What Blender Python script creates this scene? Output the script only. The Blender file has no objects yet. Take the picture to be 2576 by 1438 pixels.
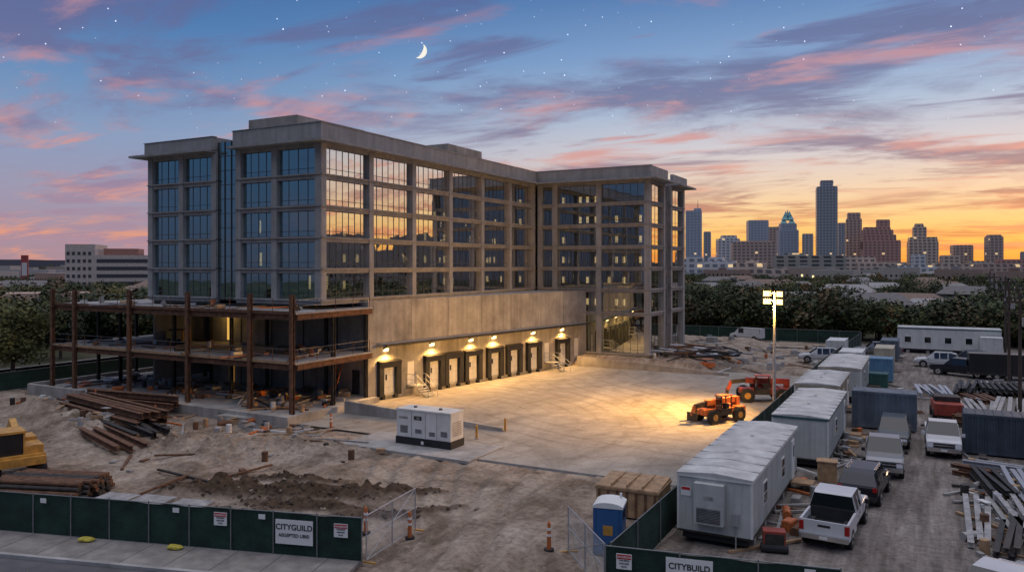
import bpy, math, random
from mathutils import Vector, Matrix, noise
random.seed(7)
rd=math.radians
sc=bpy.context.scene
sc.view_settings.view_transform='Standard'; sc.view_settings.look='None'; sc.view_settings.exposure=0
U=random.uniform
def s2l(c,a=1.0):
    return tuple(((v/255)/12.92 if v<=10 else (((v/255)+.055)/1.055)**2.4)*a for v in c)+(1,)
# ------------------------------------------------------------------ materials
def mat(name,col,rough=.8,metal=0.0,var=.2,scale=1.5,bump=0.0,bscale=8.0,col2=None,spec=.5,stretch=None,streak=0.0,orand=0.0):
    m=bpy.data.materials.new(name); m.use_nodes=True; nt=m.node_tree; N=nt.nodes; L=nt.links
    b=N['Principled BSDF']; b.inputs['Roughness'].default_value=rough; b.inputs['Metallic'].default_value=metal
    b.inputs['Specular IOR Level'].default_value=spec
    tc=N.new('ShaderNodeTexCoord'); vec=tc.outputs['Object']
    if stretch:
        mp=N.new('ShaderNodeMapping'); mp.inputs['Scale'].default_value=stretch; L.new(vec,mp.inputs['Vector']); vec=mp.outputs['Vector']
    n=N.new('ShaderNodeTexNoise'); n.inputs['Scale'].default_value=scale; n.inputs['Detail'].default_value=7; n.inputs['Roughness'].default_value=.62
    L.new(vec,n.inputs['Vector'])
    r=N.new('ShaderNodeValToRGB'); L.new(n.outputs['Fac'],r.inputs['Fac'])
    c1=[max(0,v*(1-var)) for v in col[:3]]+[1]; c2=list(col2[:3])+[1] if col2 else [min(1,v*(1+var)) for v in col[:3]]+[1]
    r.color_ramp.elements[0].position=.33; r.color_ramp.elements[0].color=c1
    r.color_ramp.elements[1].position=.67; r.color_ramp.elements[1].color=c2
    out=r.outputs['Color']
    if streak>0:
        mp2=N.new('ShaderNodeMapping'); mp2.inputs['Scale'].default_value=(1.6,1.6,.12); L.new(tc.outputs['Object'],mp2.inputs['Vector'])
        n2=N.new('ShaderNodeTexNoise'); n2.inputs['Scale'].default_value=1.2; n2.inputs['Detail'].default_value=6; L.new(mp2.outputs['Vector'],n2.inputs['Vector'])
        r2=N.new('ShaderNodeValToRGB'); L.new(n2.outputs['Fac'],r2.inputs['Fac'])
        r2.color_ramp.elements[0].position=.35; r2.color_ramp.elements[0].color=(1-streak,)*3+(1,)
        r2.color_ramp.elements[1].position=.6; r2.color_ramp.elements[1].color=(1,1,1,1)
        mx=N.new('ShaderNodeMixRGB'); mx.blend_type='MULTIPLY'; mx.inputs[0].default_value=1
        L.new(out,mx.inputs[1]); L.new(r2.outputs['Color'],mx.inputs[2]); out=mx.outputs[0]
    if orand>0:
        oi=N.new('ShaderNodeObjectInfo');r3=N.new('ShaderNodeValToRGB');L.new(oi.outputs['Random'],r3.inputs['Fac']);cr=r3.color_ramp
        cr.elements[0].color=(.5,.55,.5,1);cr.elements[1].position=1;cr.elements[1].color=(2.0,1.35,.9,1)
        e_=cr.elements.new(.5);e_.color=(1,1,1,1);e_=cr.elements.new(.8);e_.color=(1.35,1.5,1.1,1)
        mx=N.new('ShaderNodeMixRGB'); mx.blend_type='MULTIPLY'; mx.inputs[0].default_value=orand
        L.new(out,mx.inputs[1]); L.new(r3.outputs['Color'],mx.inputs[2]); out=mx.outputs[0]
    L.new(out,b.inputs['Base Color'])
    if bump>0:
        nb=N.new('ShaderNodeTexNoise'); nb.inputs['Scale'].default_value=bscale; nb.inputs['Detail'].default_value=6; L.new(vec,nb.inputs['Vector'])
        bp=N.new('ShaderNodeBump'); bp.inputs['Strength'].default_value=bump; bp.inputs['Distance'].default_value=.1
        L.new(nb.outputs['Fac'],bp.inputs['Height']); L.new(bp.outputs['Normal'],b.inputs['Normal'])
    return m
def emis(name,col,s):
    m=bpy.data.materials.new(name); m.use_nodes=True; N=m.node_tree.nodes; N.clear()
    o=N.new('ShaderNodeOutputMaterial'); e=N.new('ShaderNodeEmission'); e.inputs[0].default_value=tuple(col[:3])+(1,); e.inputs[1].default_value=s
    m.node_tree.links.new(e.outputs[0],o.inputs[0]); return m
concrete=mat('concrete',(.335,.315,.29),.9,var=.28,scale=.45,bump=.25,bscale=6,streak=.22)
concreteB=mat('concrete_b',(.305,.29,.27),.9,var=.3,scale=.6,bump=.25,bscale=6,streak=.25)
concreteC=mat('concrete_c',(.355,.34,.315),.9,var=.24,scale=.5,bump=.25,bscale=6,streak=.18)
concrete_frame=mat('concrete_frame',(.31,.305,.30),.85,var=.14,scale=.8,bump=.15,bscale=9,streak=.18)
concrete_flat=mat('concrete_slab',(.33,.32,.31),.9,var=.3,scale=.7,bump=.2)
steel_rust=mat('rusty_steel',(.15,.075,.042),.75,.2,var=.5,scale=3)
steel_dark=mat('dark_steel',(.05,.045,.042),.6,.4,var=.4,scale=3)
galv=mat('galvanized',(.45,.46,.48),.45,.6,var=.15,scale=4)
galvd=mat('fence_post',(.24,.25,.25),.5,.5,var=.15,scale=4)
beam_grey=mat('beam_grey',(.33,.32,.31),.6,.3,var=.35,scale=2)
white=mat('white_paint',(.66,.66,.64),.5,var=.08,scale=2,streak=.12)
offwhite=mat('trailer_siding',(.48,.50,.48),.55,var=.08,scale=2,streak=.15)
tan=mat('tan_siding',(.48,.42,.32),.6,var=.1,scale=2,streak=.2)
roofm=mat('trailer_roof',(.50,.50,.49),.6,var=.25,scale=.9,streak=.1)
greentrim=mat('green_trim',(.03,.10,.09),.5)
bluecon=mat('blue_container',(.13,.16,.20),.6,.2,var=.2,scale=1,streak=.3)
blue=mat('blue_plastic',(.02,.10,.27),.4,var=.1)
black=mat('black_rubber',(.018,.018,.02),.75,var=.3)
blackgl=mat('black_gloss',(.02,.02,.022),.3)
yellow=mat('yellow_paint',(.50,.26,.05),.5,var=.3,scale=2.5)
orange=mat('orange_paint',(.50,.14,.04),.5,var=.35,scale=3)
redp=mat('red_paint',(.30,.05,.03),.5,var=.35,scale=2)
wood=mat('wood_ply',(.36,.23,.13),.8,var=.3,scale=3)
greenfab=mat('green_fabric',(.012,.036,.025),.9,var=.4,scale=1.2,bump=.4,bscale=12)
plate=mat('plate_white',(.72,.72,.70),.5,var=.03)
textm=mat('text_black',(.02,.02,.02),.6,var=.0)
redsign=mat('sign_red',(.5,.02,.02),.5,var=.0)
asphalt=mat('asphalt',(.06,.06,.065),.85,var=.25,scale=2,bump=.2,bscale=40)
asphalt_front=mat('asphalt_front',(.09,.09,.095),.8,var=.25,scale=1,bump=.2,bscale=40)
sidewalkm=mat('sidewalk_concrete',(.24,.22,.20),.9,var=.3,scale=1.2,bump=.2,bscale=20)
carglass=mat('car_glass',(.012,.014,.016),.06,0,var=.0,spec=1)
headl=mat('headlight',(.7,.7,.72),.2,var=0)
chrome=mat('chrome',(.6,.6,.6),.2,.9,var=.05)
taill=mat('taillight',(.35,.01,.01),.3,var=0)
lampw=emis('dock_lamp_lit',(1,.66,.25),9)
lampt=emis('flood_lamp_lit',(1,.58,.16),6)
winlit=emis('window_lit',(1,.72,.32),2.0)
doorlit=emis('door_lit',(1,.55,.12),.8)
doordim=emis('door_dim',(1,.5,.1),.25)
def glassmat(name,tint,fac,tr):
    m=bpy.data.materials.new(name); m.use_nodes=True; N=m.node_tree.nodes; L=m.node_tree.links; N.clear()
    o=N.new('ShaderNodeOutputMaterial'); g=N.new('ShaderNodeBsdfGlossy'); g.inputs['Color'].default_value=tint+(1,); g.inputs['Roughness'].default_value=.012
    t=N.new('ShaderNodeBsdfTransparent'); t.inputs[0].default_value=tr+(1,); mx=N.new('ShaderNodeMixShader'); mx.inputs[0].default_value=fac
    tc=N.new('ShaderNodeTexCoord'); n=N.new('ShaderNodeTexNoise'); n.inputs['Scale'].default_value=.9; n.inputs['Detail'].default_value=1
    bp=N.new('ShaderNodeBump'); bp.inputs['Strength'].default_value=.05; bp.inputs['Distance'].default_value=.05
    L.new(tc.outputs['Object'],n.inputs['Vector']); L.new(n.outputs['Fac'],bp.inputs['Height']); L.new(bp.outputs[0],g.inputs['Normal'])
    L.new(t.outputs[0],mx.inputs[1]); L.new(g.outputs[0],mx.inputs[2]); L.new(mx.outputs[0],o.inputs[0]); return m
glass=glassmat('curtain_glass',(.92,.90,.86),.84,(.5,.52,.5))
glassw=glassmat('curtain_glass_wing',(.50,.56,.60),.70,(.6,.6,.58))
glassb=glassmat('curtain_glass_blue',(.46,.66,.74),.78,(.42,.5,.55))
mull=mat('mullion',(.07,.07,.07),.5,.2)
interior=mat('interior_dark',(.12,.11,.10),.9)
# ------------------------------------------------------------------ mesh builder
class MB:
    def __init__(s): s.v=[];s.f=[];s.mi=[];s.mats=[];s.T=Matrix.Identity(4)
    def idx(s,m):
        if m not in s.mats: s.mats.append(m)
        return s.mats.index(m)
    def add(s,pts,faces,m):
        b=len(s.v); T=s.T
        for p in pts: s.v.append(tuple(T@Vector(p)))
        k=s.idx(m)
        for f in faces: s.f.append([b+i for i in f]); s.mi.append(k)
    def quad(s,pts,m): s.add(pts,[list(range(len(pts)))],m)
    def hexa(s,p,m): s.add(p,[(3,2,1,0),(4,5,6,7),(0,1,5,4),(1,2,6,5),(2,3,7,6),(3,0,4,7)],m)
    def box(s,x0,x1,y0,y1,z0,z1,m):
        s.hexa([(x0,y0,z0),(x1,y0,z0),(x1,y1,z0),(x0,y1,z0),(x0,y0,z1),(x1,y0,z1),(x1,y1,z1),(x0,y1,z1)],m)
    def cyl(s,p0,p1,r0,r1=None,n=10,m=None):
        r1=r0 if r1 is None else r1
        p0=Vector(p0);p1=Vector(p1);d=(p1-p0).normalized()
        a=d.orthogonal().normalized();b=d.cross(a)
        pts=[];
        for p,r in((p0,r0),(p1,r1)):
            for i in range(n):
                t=2*math.pi*i/n; pts.append(tuple(p+a*r*math.cos(t)+b*r*math.sin(t)))
        fs=[(i,(i+1)%n,n+(i+1)%n,n+i) for i in range(n)]+[tuple(range(n-1,-1,-1)),tuple(range(n,2*n))]
        s.add(pts,fs,m)
    def bar(s,p0,p1,w,h,m):
        p0=Vector(p0);p1=Vector(p1);d=(p1-p0).normalized();up=Vector((0,0,1))
        if abs(d.z)>.95: up=Vector((0,1,0))
        a=d.cross(up).normalized()*w/2;b=a.cross(d).normalized()*h/2
        s.hexa([tuple(q) for q in(p0-a-b,p0+a-b,p1+a-b,p1-a-b,p0-a+b,p0+a+b,p1+a+b,p1-a+b)],m)
    def ibeam(s,p0,p1,w,h,m):
        p0=Vector(p0);p1=Vector(p1);o=Vector((0,0,h/2-.01))
        s.bar(p0-o,p1-o,w,.03,m);s.bar(p0+o,p1+o,w,.03,m);s.bar(p0,p1,.03,h-.06,m)
    def hcol(s,x,y,z0,z1,w,m):
        s.box(x-w/2,x+w/2,y-w/2,y-w/2+.04,z0,z1,m);s.box(x-w/2,x+w/2,y+w/2-.04,y+w/2,z0,z1,m);s.box(x-.02,x+.02,y-w/2+.04,y+w/2-.04,z0,z1,m)
    def build(s,name,loc=(0,0,0),rot=0,smooth=False,bevel=0,parent=None):
        me=bpy.data.meshes.new(name); me.from_pydata(s.v,[],s.f)
        for m in s.mats: me.materials.append(m)
        me.polygons.foreach_set('material_index',s.mi)
        if smooth: me.polygons.foreach_set('use_smooth',[True]*len(s.f))
        me.update(); o=bpy.data.objects.new(name,me); sc.collection.objects.link(o)
        o.location=loc;o.rotation_euler=(0,0,rot)
        if bevel:
            b=o.modifiers.new('bevel','BEVEL');b.width=bevel;b.segments=2;b.limit_method='ANGLE'
        if parent: o.parent=parent
        return o
def frameT(o,u,n):
    u=Vector(u).normalized();n=Vector(n).normalized()
    return Matrix(((u.x,n.x,0,o[0]),(u.y,n.y,0,o[1]),(0,0,1,o[2] if len(o)>2 else 0),(0,0,0,1)))
def text(s,loc,size,u,n,m,parent,name='lettering'):
    c=bpy.data.curves.new(name,'FONT');c.body=s;c.size=size;c.align_x='CENTER';c.align_y='CENTER';c.extrude=.003
    if len(s)>6: c.offset=size*.018
    o=bpy.data.objects.new(name,c);sc.collection.objects.link(o);c.materials.append(m)
    u=Vector(u).normalized();n=Vector(n).normalized()
    o.matrix_world=Matrix(((u.x,0,n.x,loc[0]),(u.y,0,n.y,loc[1]),(0,1,0,loc[2]),(0,0,0,1)))
    if parent: o.parent=parent
    return o
# ------------------------------------------------------------------ camera
TH=28.18
cam=bpy.data.cameras.new('camera');co=bpy.data.objects.new('camera',cam);sc.collection.objects.link(co);sc.camera=co
co.location=(0,0,12);co.rotation_euler=(rd(90),0,rd(TH));cam.lens=1960/2576*36;cam.sensor_width=36;cam.shift_y=-54/2576;cam.clip_end=20000;cam.clip_start=.5
def site(bearing,depth):   # compass bearing from +Y and range
    off=rd(bearing+TH);d=depth/math.cos(off);b=rd(bearing);return d*math.sin(b),d*math.cos(b)
# ------------------------------------------------------------------ world
w=bpy.data.worlds.new('World');sc.world=w;w.use_nodes=True;nt=w.node_tree;N=nt.nodes;L=nt.links;N.clear()
def M(op,a,b=None,c=None,clamp=False):
    n=N.new('ShaderNodeMath');n.operation=op;n.use_clamp=clamp
    for i,x in enumerate((a,b,c)):
        if x is None: continue
        if isinstance(x,(int,float)): n.inputs[i].default_value=x
        else: L.new(x,n.inputs[i])
    return n.outputs[0]
def ramp(f,stops,lin=False):
    n=N.new('ShaderNodeValToRGB');L.new(f,n.inputs[0]);cr=n.color_ramp
    while len(cr.elements)<len(stops): cr.elements.new(.5)
    for e,(p,c) in zip(cr.elements,stops): e.position=p;e.color=s2l(c) if not lin else c
    return n.outputs[0]
def mixc(f,a,b,mode='MIX'):
    n=N.new('ShaderNodeMixRGB');n.blend_type=mode
    for i,x in enumerate((f,a,b)):
        if isinstance(x,(int,float)): n.inputs[i].default_value=x
        elif isinstance(x,tuple): n.inputs[i].default_value=x
        else: L.new(x,n.inputs[i])
    return n.outputs[0]
def smooth(v,a,b):
    n=N.new('ShaderNodeMapRange');n.interpolation_type='SMOOTHSTEP';n.inputs[1].default_value=a;n.inputs[2].default_value=b;L.new(v,n.inputs[0]);return n.outputs[0]
tc=N.new('ShaderNodeTexCoord');sep=N.new('ShaderNodeSeparateXYZ');L.new(tc.outputs['Generated'],sep.inputs[0]);x,y,z=sep.outputs
hl=M('SQRT',M('ADD',M('MULTIPLY',x,x),M('MULTIPLY',y,y)))
az=rd(11)
p=M('DIVIDE',M('ADD',M('MULTIPLY',x,math.sin(az)),M('MULTIPLY',y,math.cos(az))),M('ADD',hl,.001))
sunf=smooth(p,.42,.98)
e=M('MULTIPLY',z,2.0,clamp=True)  # z .5 -> 1
sunside=ramp(e,[(0,(252,162,66)),(.05,(255,194,92)),(.11,(253,208,138)),(.18,(240,210,178)),(.27,(214,206,208)),(.38,(172,190,214)),(.50,(130,162,204)),(.64,(88,128,180)),(.8,(68,106,162))])
farside=ramp(e,[(0,(172,140,148)),(.08,(164,144,162)),(.18,(154,152,178)),(.30,(136,156,190)),(.42,(106,142,186)),(.55,(76,122,176)),(.72,(58,98,154)),(1,(60,92,145))])
backside=ramp(e,[(0,(66,80,100)),(.1,(56,82,110)),(.3,(44,78,112)),(.6,(44,80,124)),(1,(60,92,145))])
sky=mixc(sunf,farside,sunside)
backf=smooth(M('MULTIPLY',p,-1),-.15,.45)
zz=M('ADD',M('MAXIMUM',z,0),.10)
cv=N.new('ShaderNodeCombineXYZ');L.new(M('DIVIDE',x,zz),cv.inputs[0]);L.new(M('DIVIDE',y,zz),cv.inputs[1])
def cloud(scale,lo,hi,off,det=8,dist=.5,rot=.0,st=(1,1,1)):
    mp=N.new('ShaderNodeMapping');mp.inputs['Location'].default_value=off;mp.inputs['Rotation'].default_value=(0,0,rot);mp.inputs['Scale'].default_value=st
    L.new(cv.outputs[0],mp.inputs[0])
    n=N.new('ShaderNodeTexNoise');n.inputs['Scale'].default_value=scale;n.inputs['Detail'].default_value=det;n.inputs['Roughness'].default_value=.6;n.inputs['Distortion'].default_value=dist
    L.new(mp.outputs[0],n.inputs['Vector']);return smooth(n.outputs['Fac'],lo,hi)
c1=cloud(.75,.46,.62,(3.1,1.7,0),rot=rd(-25),st=(1,1.5,1))
c2=cloud(1.7,.50,.66,(7.3,2.2,4),rot=rd(-28),st=(.7,1.8,1))
c3=cloud(1.1,.46,.62,(1.3,8.2,9),rot=rd(-20),st=(.8,1.5,1))
ccol_far=ramp(e,[(0,(180,142,154)),(.12,(164,134,156)),(.25,(138,124,156)),(.45,(106,108,150)),(.7,(86,100,150))])
ccol_sun=ramp(e,[(0,(226,130,76)),(.10,(206,128,94)),(.18,(164,116,116)),(.26,(136,116,138)),(.42,(106,112,152)),(.7,(82,98,146))])
ccol=mixc(sunf,ccol_far,ccol_sun)
pink=ramp(e,[(0,(244,160,110)),(.2,(234,156,132)),(.45,(204,144,148)),(.62,(188,138,148)),(.8,(150,120,148))])
ccol=mixc(M('MULTIPLY',c3,.85),ccol,pink)
cf=M('MAXIMUM',M('MULTIPLY',c1,.85),M('MULTIPLY',c2,.78))
sky=mixc(cf,sky,ccol)
sky=mixc(M('MULTIPLY',backf,.9),sky,backside)
vo=N.new('ShaderNodeTexVoronoi');vo.inputs['Scale'].default_value=95;L.new(tc.outputs['Generated'],vo.inputs['Vector'])
st=M('MULTIPLY',smooth(M('MULTIPLY',vo.outputs['Distance'],-1),-.10,-.04),smooth(z,.12,.26))
sc2=N.new('ShaderNodeSeparateColor');L.new(vo.outputs['Color'],sc2.inputs[0])
st=M('MULTIPLY',st,M('POWER',sc2.outputs[0],2.4))
sky=mixc(1.0,sky,mixc(st,(0,0,0,1),(1.3,1.35,1.5,1)),'ADD')
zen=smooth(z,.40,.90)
sky=mixc(zen,sky,(1.0,.99,1.10,1))  # overhead sky, above the view, brightened to raise the ambient light
sky=mixc(smooth(M('MULTIPLY',z,-1),0.0,.05),sky,(.05,.05,.05,1))
ns=N.new('ShaderNodeTexSky');ns.sky_type='NISHITA';ns.sun_disc=False;ns.sun_elevation=rd(1);ns.sun_rotation=az
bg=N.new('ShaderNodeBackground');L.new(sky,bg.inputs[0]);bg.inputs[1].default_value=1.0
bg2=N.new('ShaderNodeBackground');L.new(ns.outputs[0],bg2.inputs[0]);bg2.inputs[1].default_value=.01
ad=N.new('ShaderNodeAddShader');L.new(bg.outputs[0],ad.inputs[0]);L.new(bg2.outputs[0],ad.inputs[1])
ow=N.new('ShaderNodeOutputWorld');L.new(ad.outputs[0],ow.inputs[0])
sun=bpy.data.lights.new('sun','SUN');sun.energy=.35;sun.angle=rd(6);sun.color=(1,.62,.35)
so=bpy.data.objects.new('sun',sun);sc.collection.objects.link(so)
el=rd(5);dirv=-Vector((math.sin(az)*math.cos(el),math.cos(az)*math.cos(el),math.sin(el)));so.rotation_euler=dirv.to_track_quat('-Z','Y').to_euler()
# ------------------------------------------------------------------ moon
mb=MB();moonm=emis('moon_surface',(1,.95,.85),.95)
mx_,my_=site(-28.18-6.8,3000);R0=30;n=24;outer=[];inner=[]
for i in range(n+1):
    t=-math.pi/2+math.pi*i/n;outer.append((R0*math.cos(t),0,R0*math.sin(t)));inner.append((R0*.42*math.cos(t)-.5,0,R0*math.sin(t)))
for i in range(n): mb.quad([inner[i],outer[i],outer[i+1],inner[i+1]],moonm)
mo=mb.build('moon',(mx_,my_,12+.274*3000));mo.rotation_euler=(0,rd(28),rd(28+6.8))
# ------------------------------------------------------------------ ground
def ss(a,b,v):
    t=max(0,min(1,(v-a)/(b-a)));return t*t*(3-2*t)
def rect(x,y,x0,x1,y0,y1,f): return ss(x0-f,x0,x)*(1-ss(x1,x1+f,x))*ss(y0-f,y0,y)*(1-ss(y1,y1+f,y))
mounds=[(-29.5,30.0,4.8,1.0,.35,.75,1),(-33.5,28.6,2.6,.9,.1,.5,1),(-25,32.8,2.8,.7,.55,.55,1),(-31.5,32.4,3.4,.5,.25,.3,1),(-27,29.0,3.0,.6,.4,.35,1),(-41,35.5,5.5,2.6,.1,.8,0),(-36,38.5,4,2,0,.5,0),(-54,36,4,3,0,1.0,0),(-62,38,4,3,0,1.2,0),(-23.5,29.6,2.4,.5,.6,.25,.9),(-21.5,31.8,1.8,.4,1.0,.2,.8),(-29,27.0,2.2,.5,.2,.25,.9)]
def HW(x,y):
    n1=noise.noise(Vector((x*.22,y*.22,0)));n2=noise.noise(Vector((x*.9,y*.9,3)));n3=noise.noise(Vector((x*2.6,y*2.6,7)))
    rough=rect(x,y,-80,-11.5,20,43,3)
    h=.02+rough*(.22*n1+.11*n2+.06*n3)
    dark=.42*ss(.05,.45,n1+.5*n2)*rough*(1-ss(-24,-17,x))
    lot=rect(x,y,-9,25,15,150,2);h+=lot*(.03*n1+.02*n3)
    for mx,my,a,b,r,hh,dk in mounds:
        c,s=math.cos(r),math.sin(r);dx,dy=x-mx,y-my;u=(dx*c+dy*s)/a+.3*n2;v=(-dx*s+dy*c)/b+.5*n1
        g=math.exp(-(u*u+v*v))*(1+.6*n3+.5*n2);h+=hh*g*.85;dark=max(dark,dk*ss(.02,.5,g))
    for k,(x0,x1) in enumerate(((-18.6,-25.5),(-17.0,-21.0),(-15.2,-17.5),(-19.5,-30))):
        xc=x0+(x1-x0)*ss(22,42,y)+.5*math.sin(y*.25+k)
        for o in(-.85,.85):
            h-=.11*math.exp(-((x-xc-o)/.24)**2)*rough;h+=.06*math.exp(-((x-xc-o-.4)/.18)**2)*rough;dark=max(dark,.25*math.exp(-((x-xc-o)/.3)**2)*rough)
    yard=max(rect(x,y,-34.3,-9,41.2,90,.3),rect(x,y,-76,-34,43.6,130,.4));h=h*(1-yard)-.06*yard
    dd=(x+36.9)*.2747-(y-20)*.9616
    if x<-15: 
        k=ss(-.2,.4,dd);h=h*(1-k)-.08*k
    plat=ss(85,86,y)*(1-ss(-24,-20,x))*(1-ss(118,126,y))*ss(-60,-58,x);h=h*(1-plat)+plat*(1.15+.2*n2+.15*n1)
    return h,dark
def lines(segs):
    o=[]
    for a,b,s in segs:
        n=max(1,int((b-a)/s));o+=[a+(b-a)*i/n for i in range(n)]
    return o+[segs[-1][1]]
xs=lines([(-9000,-1000,2000),(-1000,-120,110),(-120,-60,3),(-60,-40,.4),(-40,-10,.2),(-10,26,.6),(26,120,6),(120,1000,110),(1000,9000,2000)])
ys=lines([(-300,0,60),(0,16,2),(16,45,.22),(45,84,1.5),(84,130,.8),(130,300,12),(300,1200,100),(1200,11000,2200)])
verts=[];dk=[]
for yy in ys:
    for xx in xs:
        h,d=HW(xx,yy);verts.append((xx,yy,h-.02));gr=1-rect(xx,yy,-80,30,-10,128,3);dk.append((d,gr,rect(xx,yy,-9,26,10,150,1.5),1))
nx=len(xs);fs=[(j*nx+i,j*nx+i+1,(j+1)*nx+i+1,(j+1)*nx+i) for j in range(len(ys)-1) for i in range(nx-1)]
me=bpy.data.meshes.new('ground');me.from_pydata(verts,[],fs);me.polygons.foreach_set('use_smooth',[True]*len(fs))
ca=me.color_attributes.new('mask','FLOAT_COLOR','POINT');ca.data.foreach_set('color',[c for q in dk for c in q])
gm=bpy.data.materials.new('dirt_ground');gm.use_nodes=True;nt=gm.node_tree;N=nt.nodes;L=nt.links;b=N['Principled BSDF'];b.inputs['Roughness'].default_value=.95;b.inputs['Specular IOR Level'].default_value=.15
tc=N.new('ShaderNodeTexCoord');at=N.new('ShaderNodeAttribute');at.attribute_name='mask';sp=N.new('ShaderNodeSeparateColor');L.new(at.outputs['Color'],sp.inputs[0])
def nz(s,d=8,vec=None,dist=0):
    n=N.new('ShaderNodeTexNoise');n.inputs['Scale'].default_value=s;n.inputs['Detail'].default_value=d;n.inputs['Roughness'].default_value=.65;n.inputs['Distortion'].default_value=dist;L.new(vec or tc.outputs['Object'],n.inputs['Vector']);return n.outputs['Fac']
base=ramp(nz(.28,9,dist=.6),[(.36,(.19,.145,.11,1)),(.5,(.33,.265,.21,1)),(.64,(.43,.365,.30,1))],True)
mpt=N.new('ShaderNodeMapping');mpt.inputs['Scale'].default_value=(1.5,.22,1);mpt.inputs['Rotation'].default_value=(0,0,rd(-22));L.new(tc.outputs['Object'],mpt.inputs[0])
base=mixc(.7,base,ramp(nz(.8,8,mpt.outputs[0],1.2),[(.34,(.6,.56,.52,1)),(.5,(1,1,1,1)),(.68,(1.2,1.18,1.14,1))],True),'MULTIPLY')
fine=ramp(nz(3.5,8),[(.32,(.6,.58,.56,1)),(.55,(1,1,1,1)),(.7,(1.12,1.1,1.08,1))],True)
base=mixc(1.0,base,fine,'MULTIPLY')
mp=N.new('ShaderNodeMapping');mp.inputs['Scale'].default_value=(1.6,.14,1);mp.inputs['Rotation'].default_value=(0,0,rd(6));L.new(tc.outputs['Object'],mp.inputs[0])
lotc=ramp(nz(1.2,7,mp.outputs[0],.4),[(.35,(.15,.13,.115,1)),(.55,(.25,.22,.20,1)),(.7,(.34,.31,.28,1))],True)
lotc=mixc(1.0,lotc,fine,'MULTIPLY')
lotc=mixc(.8,lotc,ramp(nz(.18,6,None,.8),[(.4,(.72,.7,.68,1)),(.6,(1.1,1.1,1.1,1))],True),'MULTIPLY')
base=mixc(sp.outputs[2],base,lotc)
dark=ramp(nz(2.2,8),[(.35,(.035,.024,.016,1)),(.65,(.115,.075,.048,1))],True)
base=mixc(sp.outputs[0],base,dark)
gr=ramp(nz(.05,9),[(.4,(.035,.04,.018,1)),(.6,(.09,.08,.05,1))],True)
base=mixc(sp.outputs[1],base,gr)
L.new(base,b.inputs['Base Color'])
bp=N.new('ShaderNodeBump');bp.inputs['Strength'].default_value=.9;bp.inputs['Distance'].default_value=.13;L.new(nz(2.0,10),bp.inputs['Height']);L.new(bp.outputs[0],b.inputs['Normal'])
me.materials.append(gm);g=bpy.data.objects.new('ground',me);sc.collection.objects.link(g)
# yard pavement material with tyre sweeps
ym=bpy.data.materials.new('yard_concrete');ym.use_nodes=True;nt=ym.node_tree;N=nt.nodes;L=nt.links;b=N['Principled BSDF'];b.inputs['Roughness'].default_value=.8
tc=N.new('ShaderNodeTexCoord')
mp=N.new('ShaderNodeMapping');mp.inputs['Scale'].default_value=(.7,.3,1);mp.inputs['Rotation'].default_value=(0,0,rd(-35));L.new(tc.outputs['Object'],mp.inputs[0])
c=ramp(nz(.35,9,mp.outputs[0],1.2),[(.34,(.24,.215,.185,1)),(.5,(.33,.30,.265,1)),(.66,(.41,.375,.33,1))],True)
def sweeps(cx,cy,sc_,f,off):
    global c
    mp3=N.new('ShaderNodeMapping');mp3.inputs['Location'].default_value=(-cx,-cy,0);L.new(tc.outputs['Object'],mp3.inputs[0])
    wv=N.new('ShaderNodeTexWave');wv.wave_type='RINGS';wv.rings_direction='Z';wv.inputs['Scale'].default_value=sc_;wv.inputs['Distortion'].default_value=3;wv.inputs['Detail'].default_value=3;wv.inputs['Detail Scale'].default_value=.25;L.new(mp3.outputs[0],wv.inputs['Vector'])
    mpq=N.new('ShaderNodeMapping');mpq.inputs['Location'].default_value=(off,off*2,off);L.new(tc.outputs['Object'],mpq.inputs[0])
    mk=ramp(nz(.09,5,mpq.outputs[0]),[(.46,(0,0,0,1)),(.60,(1,1,1,1))],True)
    q=mixc(mk,(1,1,1,1),ramp(wv.outputs['Fac'],[(.0,(.76,.73,.70,1)),(.14,(1,1,1,1)),(1,(1.04,1.04,1.04,1))],True))
    c=mixc(f,c,q,'MULTIPLY')
sweeps(-38,48,.20,.8,3);sweeps(-8,95,.16,.8,11);sweeps(-14,38,.22,.7,23);sweeps(-50,90,.12,.6,37)
c=mixc(.5,c,ramp(nz(5,6),[(.35,(.75,.75,.75,1)),(.6,(1.05,1.05,1.05,1))],True),'MULTIPLY')
c=mixc(.6,c,ramp(nz(.8,8,None,.8),[(.36,(.72,.68,.63,1)),(.5,(1,1,1,1))],True),'MULTIPLY')
L.new(c,b.inputs['Base Color']);bp=N.new('ShaderNodeBump');bp.inputs['Strength'].default_value=.2;bp.inputs['Distance'].default_value=.05;L.new(nz(6,6),bp.inputs['Height']);L.new(bp.outputs[0],b.inputs['Normal'])
mb=MB();mb.quad([(-34.2,41.2,.05),(-10.9,41.4,.05),(-10.9,88,.05),(-24,88,.05),(-24,86,.05),(-44,86,.05),(-44,43.9,.05),(-34.2,43.9,.05)],ym)
mb.quad([(-34.2,41.2,-.1),(-10.9,41.4,-.1),(-10.9,41.4,.05),(-34.2,41.2,.05)],concrete_flat)
jm=mat('joint_dark',(.20,.18,.155),.9)
for k in range(1,5): mb.box(-34.2+k*5.8,-34.18+k*5.8,41.3,86,.05,.054,jm)
for k in range(1,8): mb.box(-43,-10.9,43.9+k*5.8,43.92+k*5.8,.05,.0545,jm)
mb.build('concrete_yard')
mb=MB();mb.box(-34.5,-24.5,40.2,44.6,-.05,.14,concrete_flat);mb.build('generator_pad')
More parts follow.
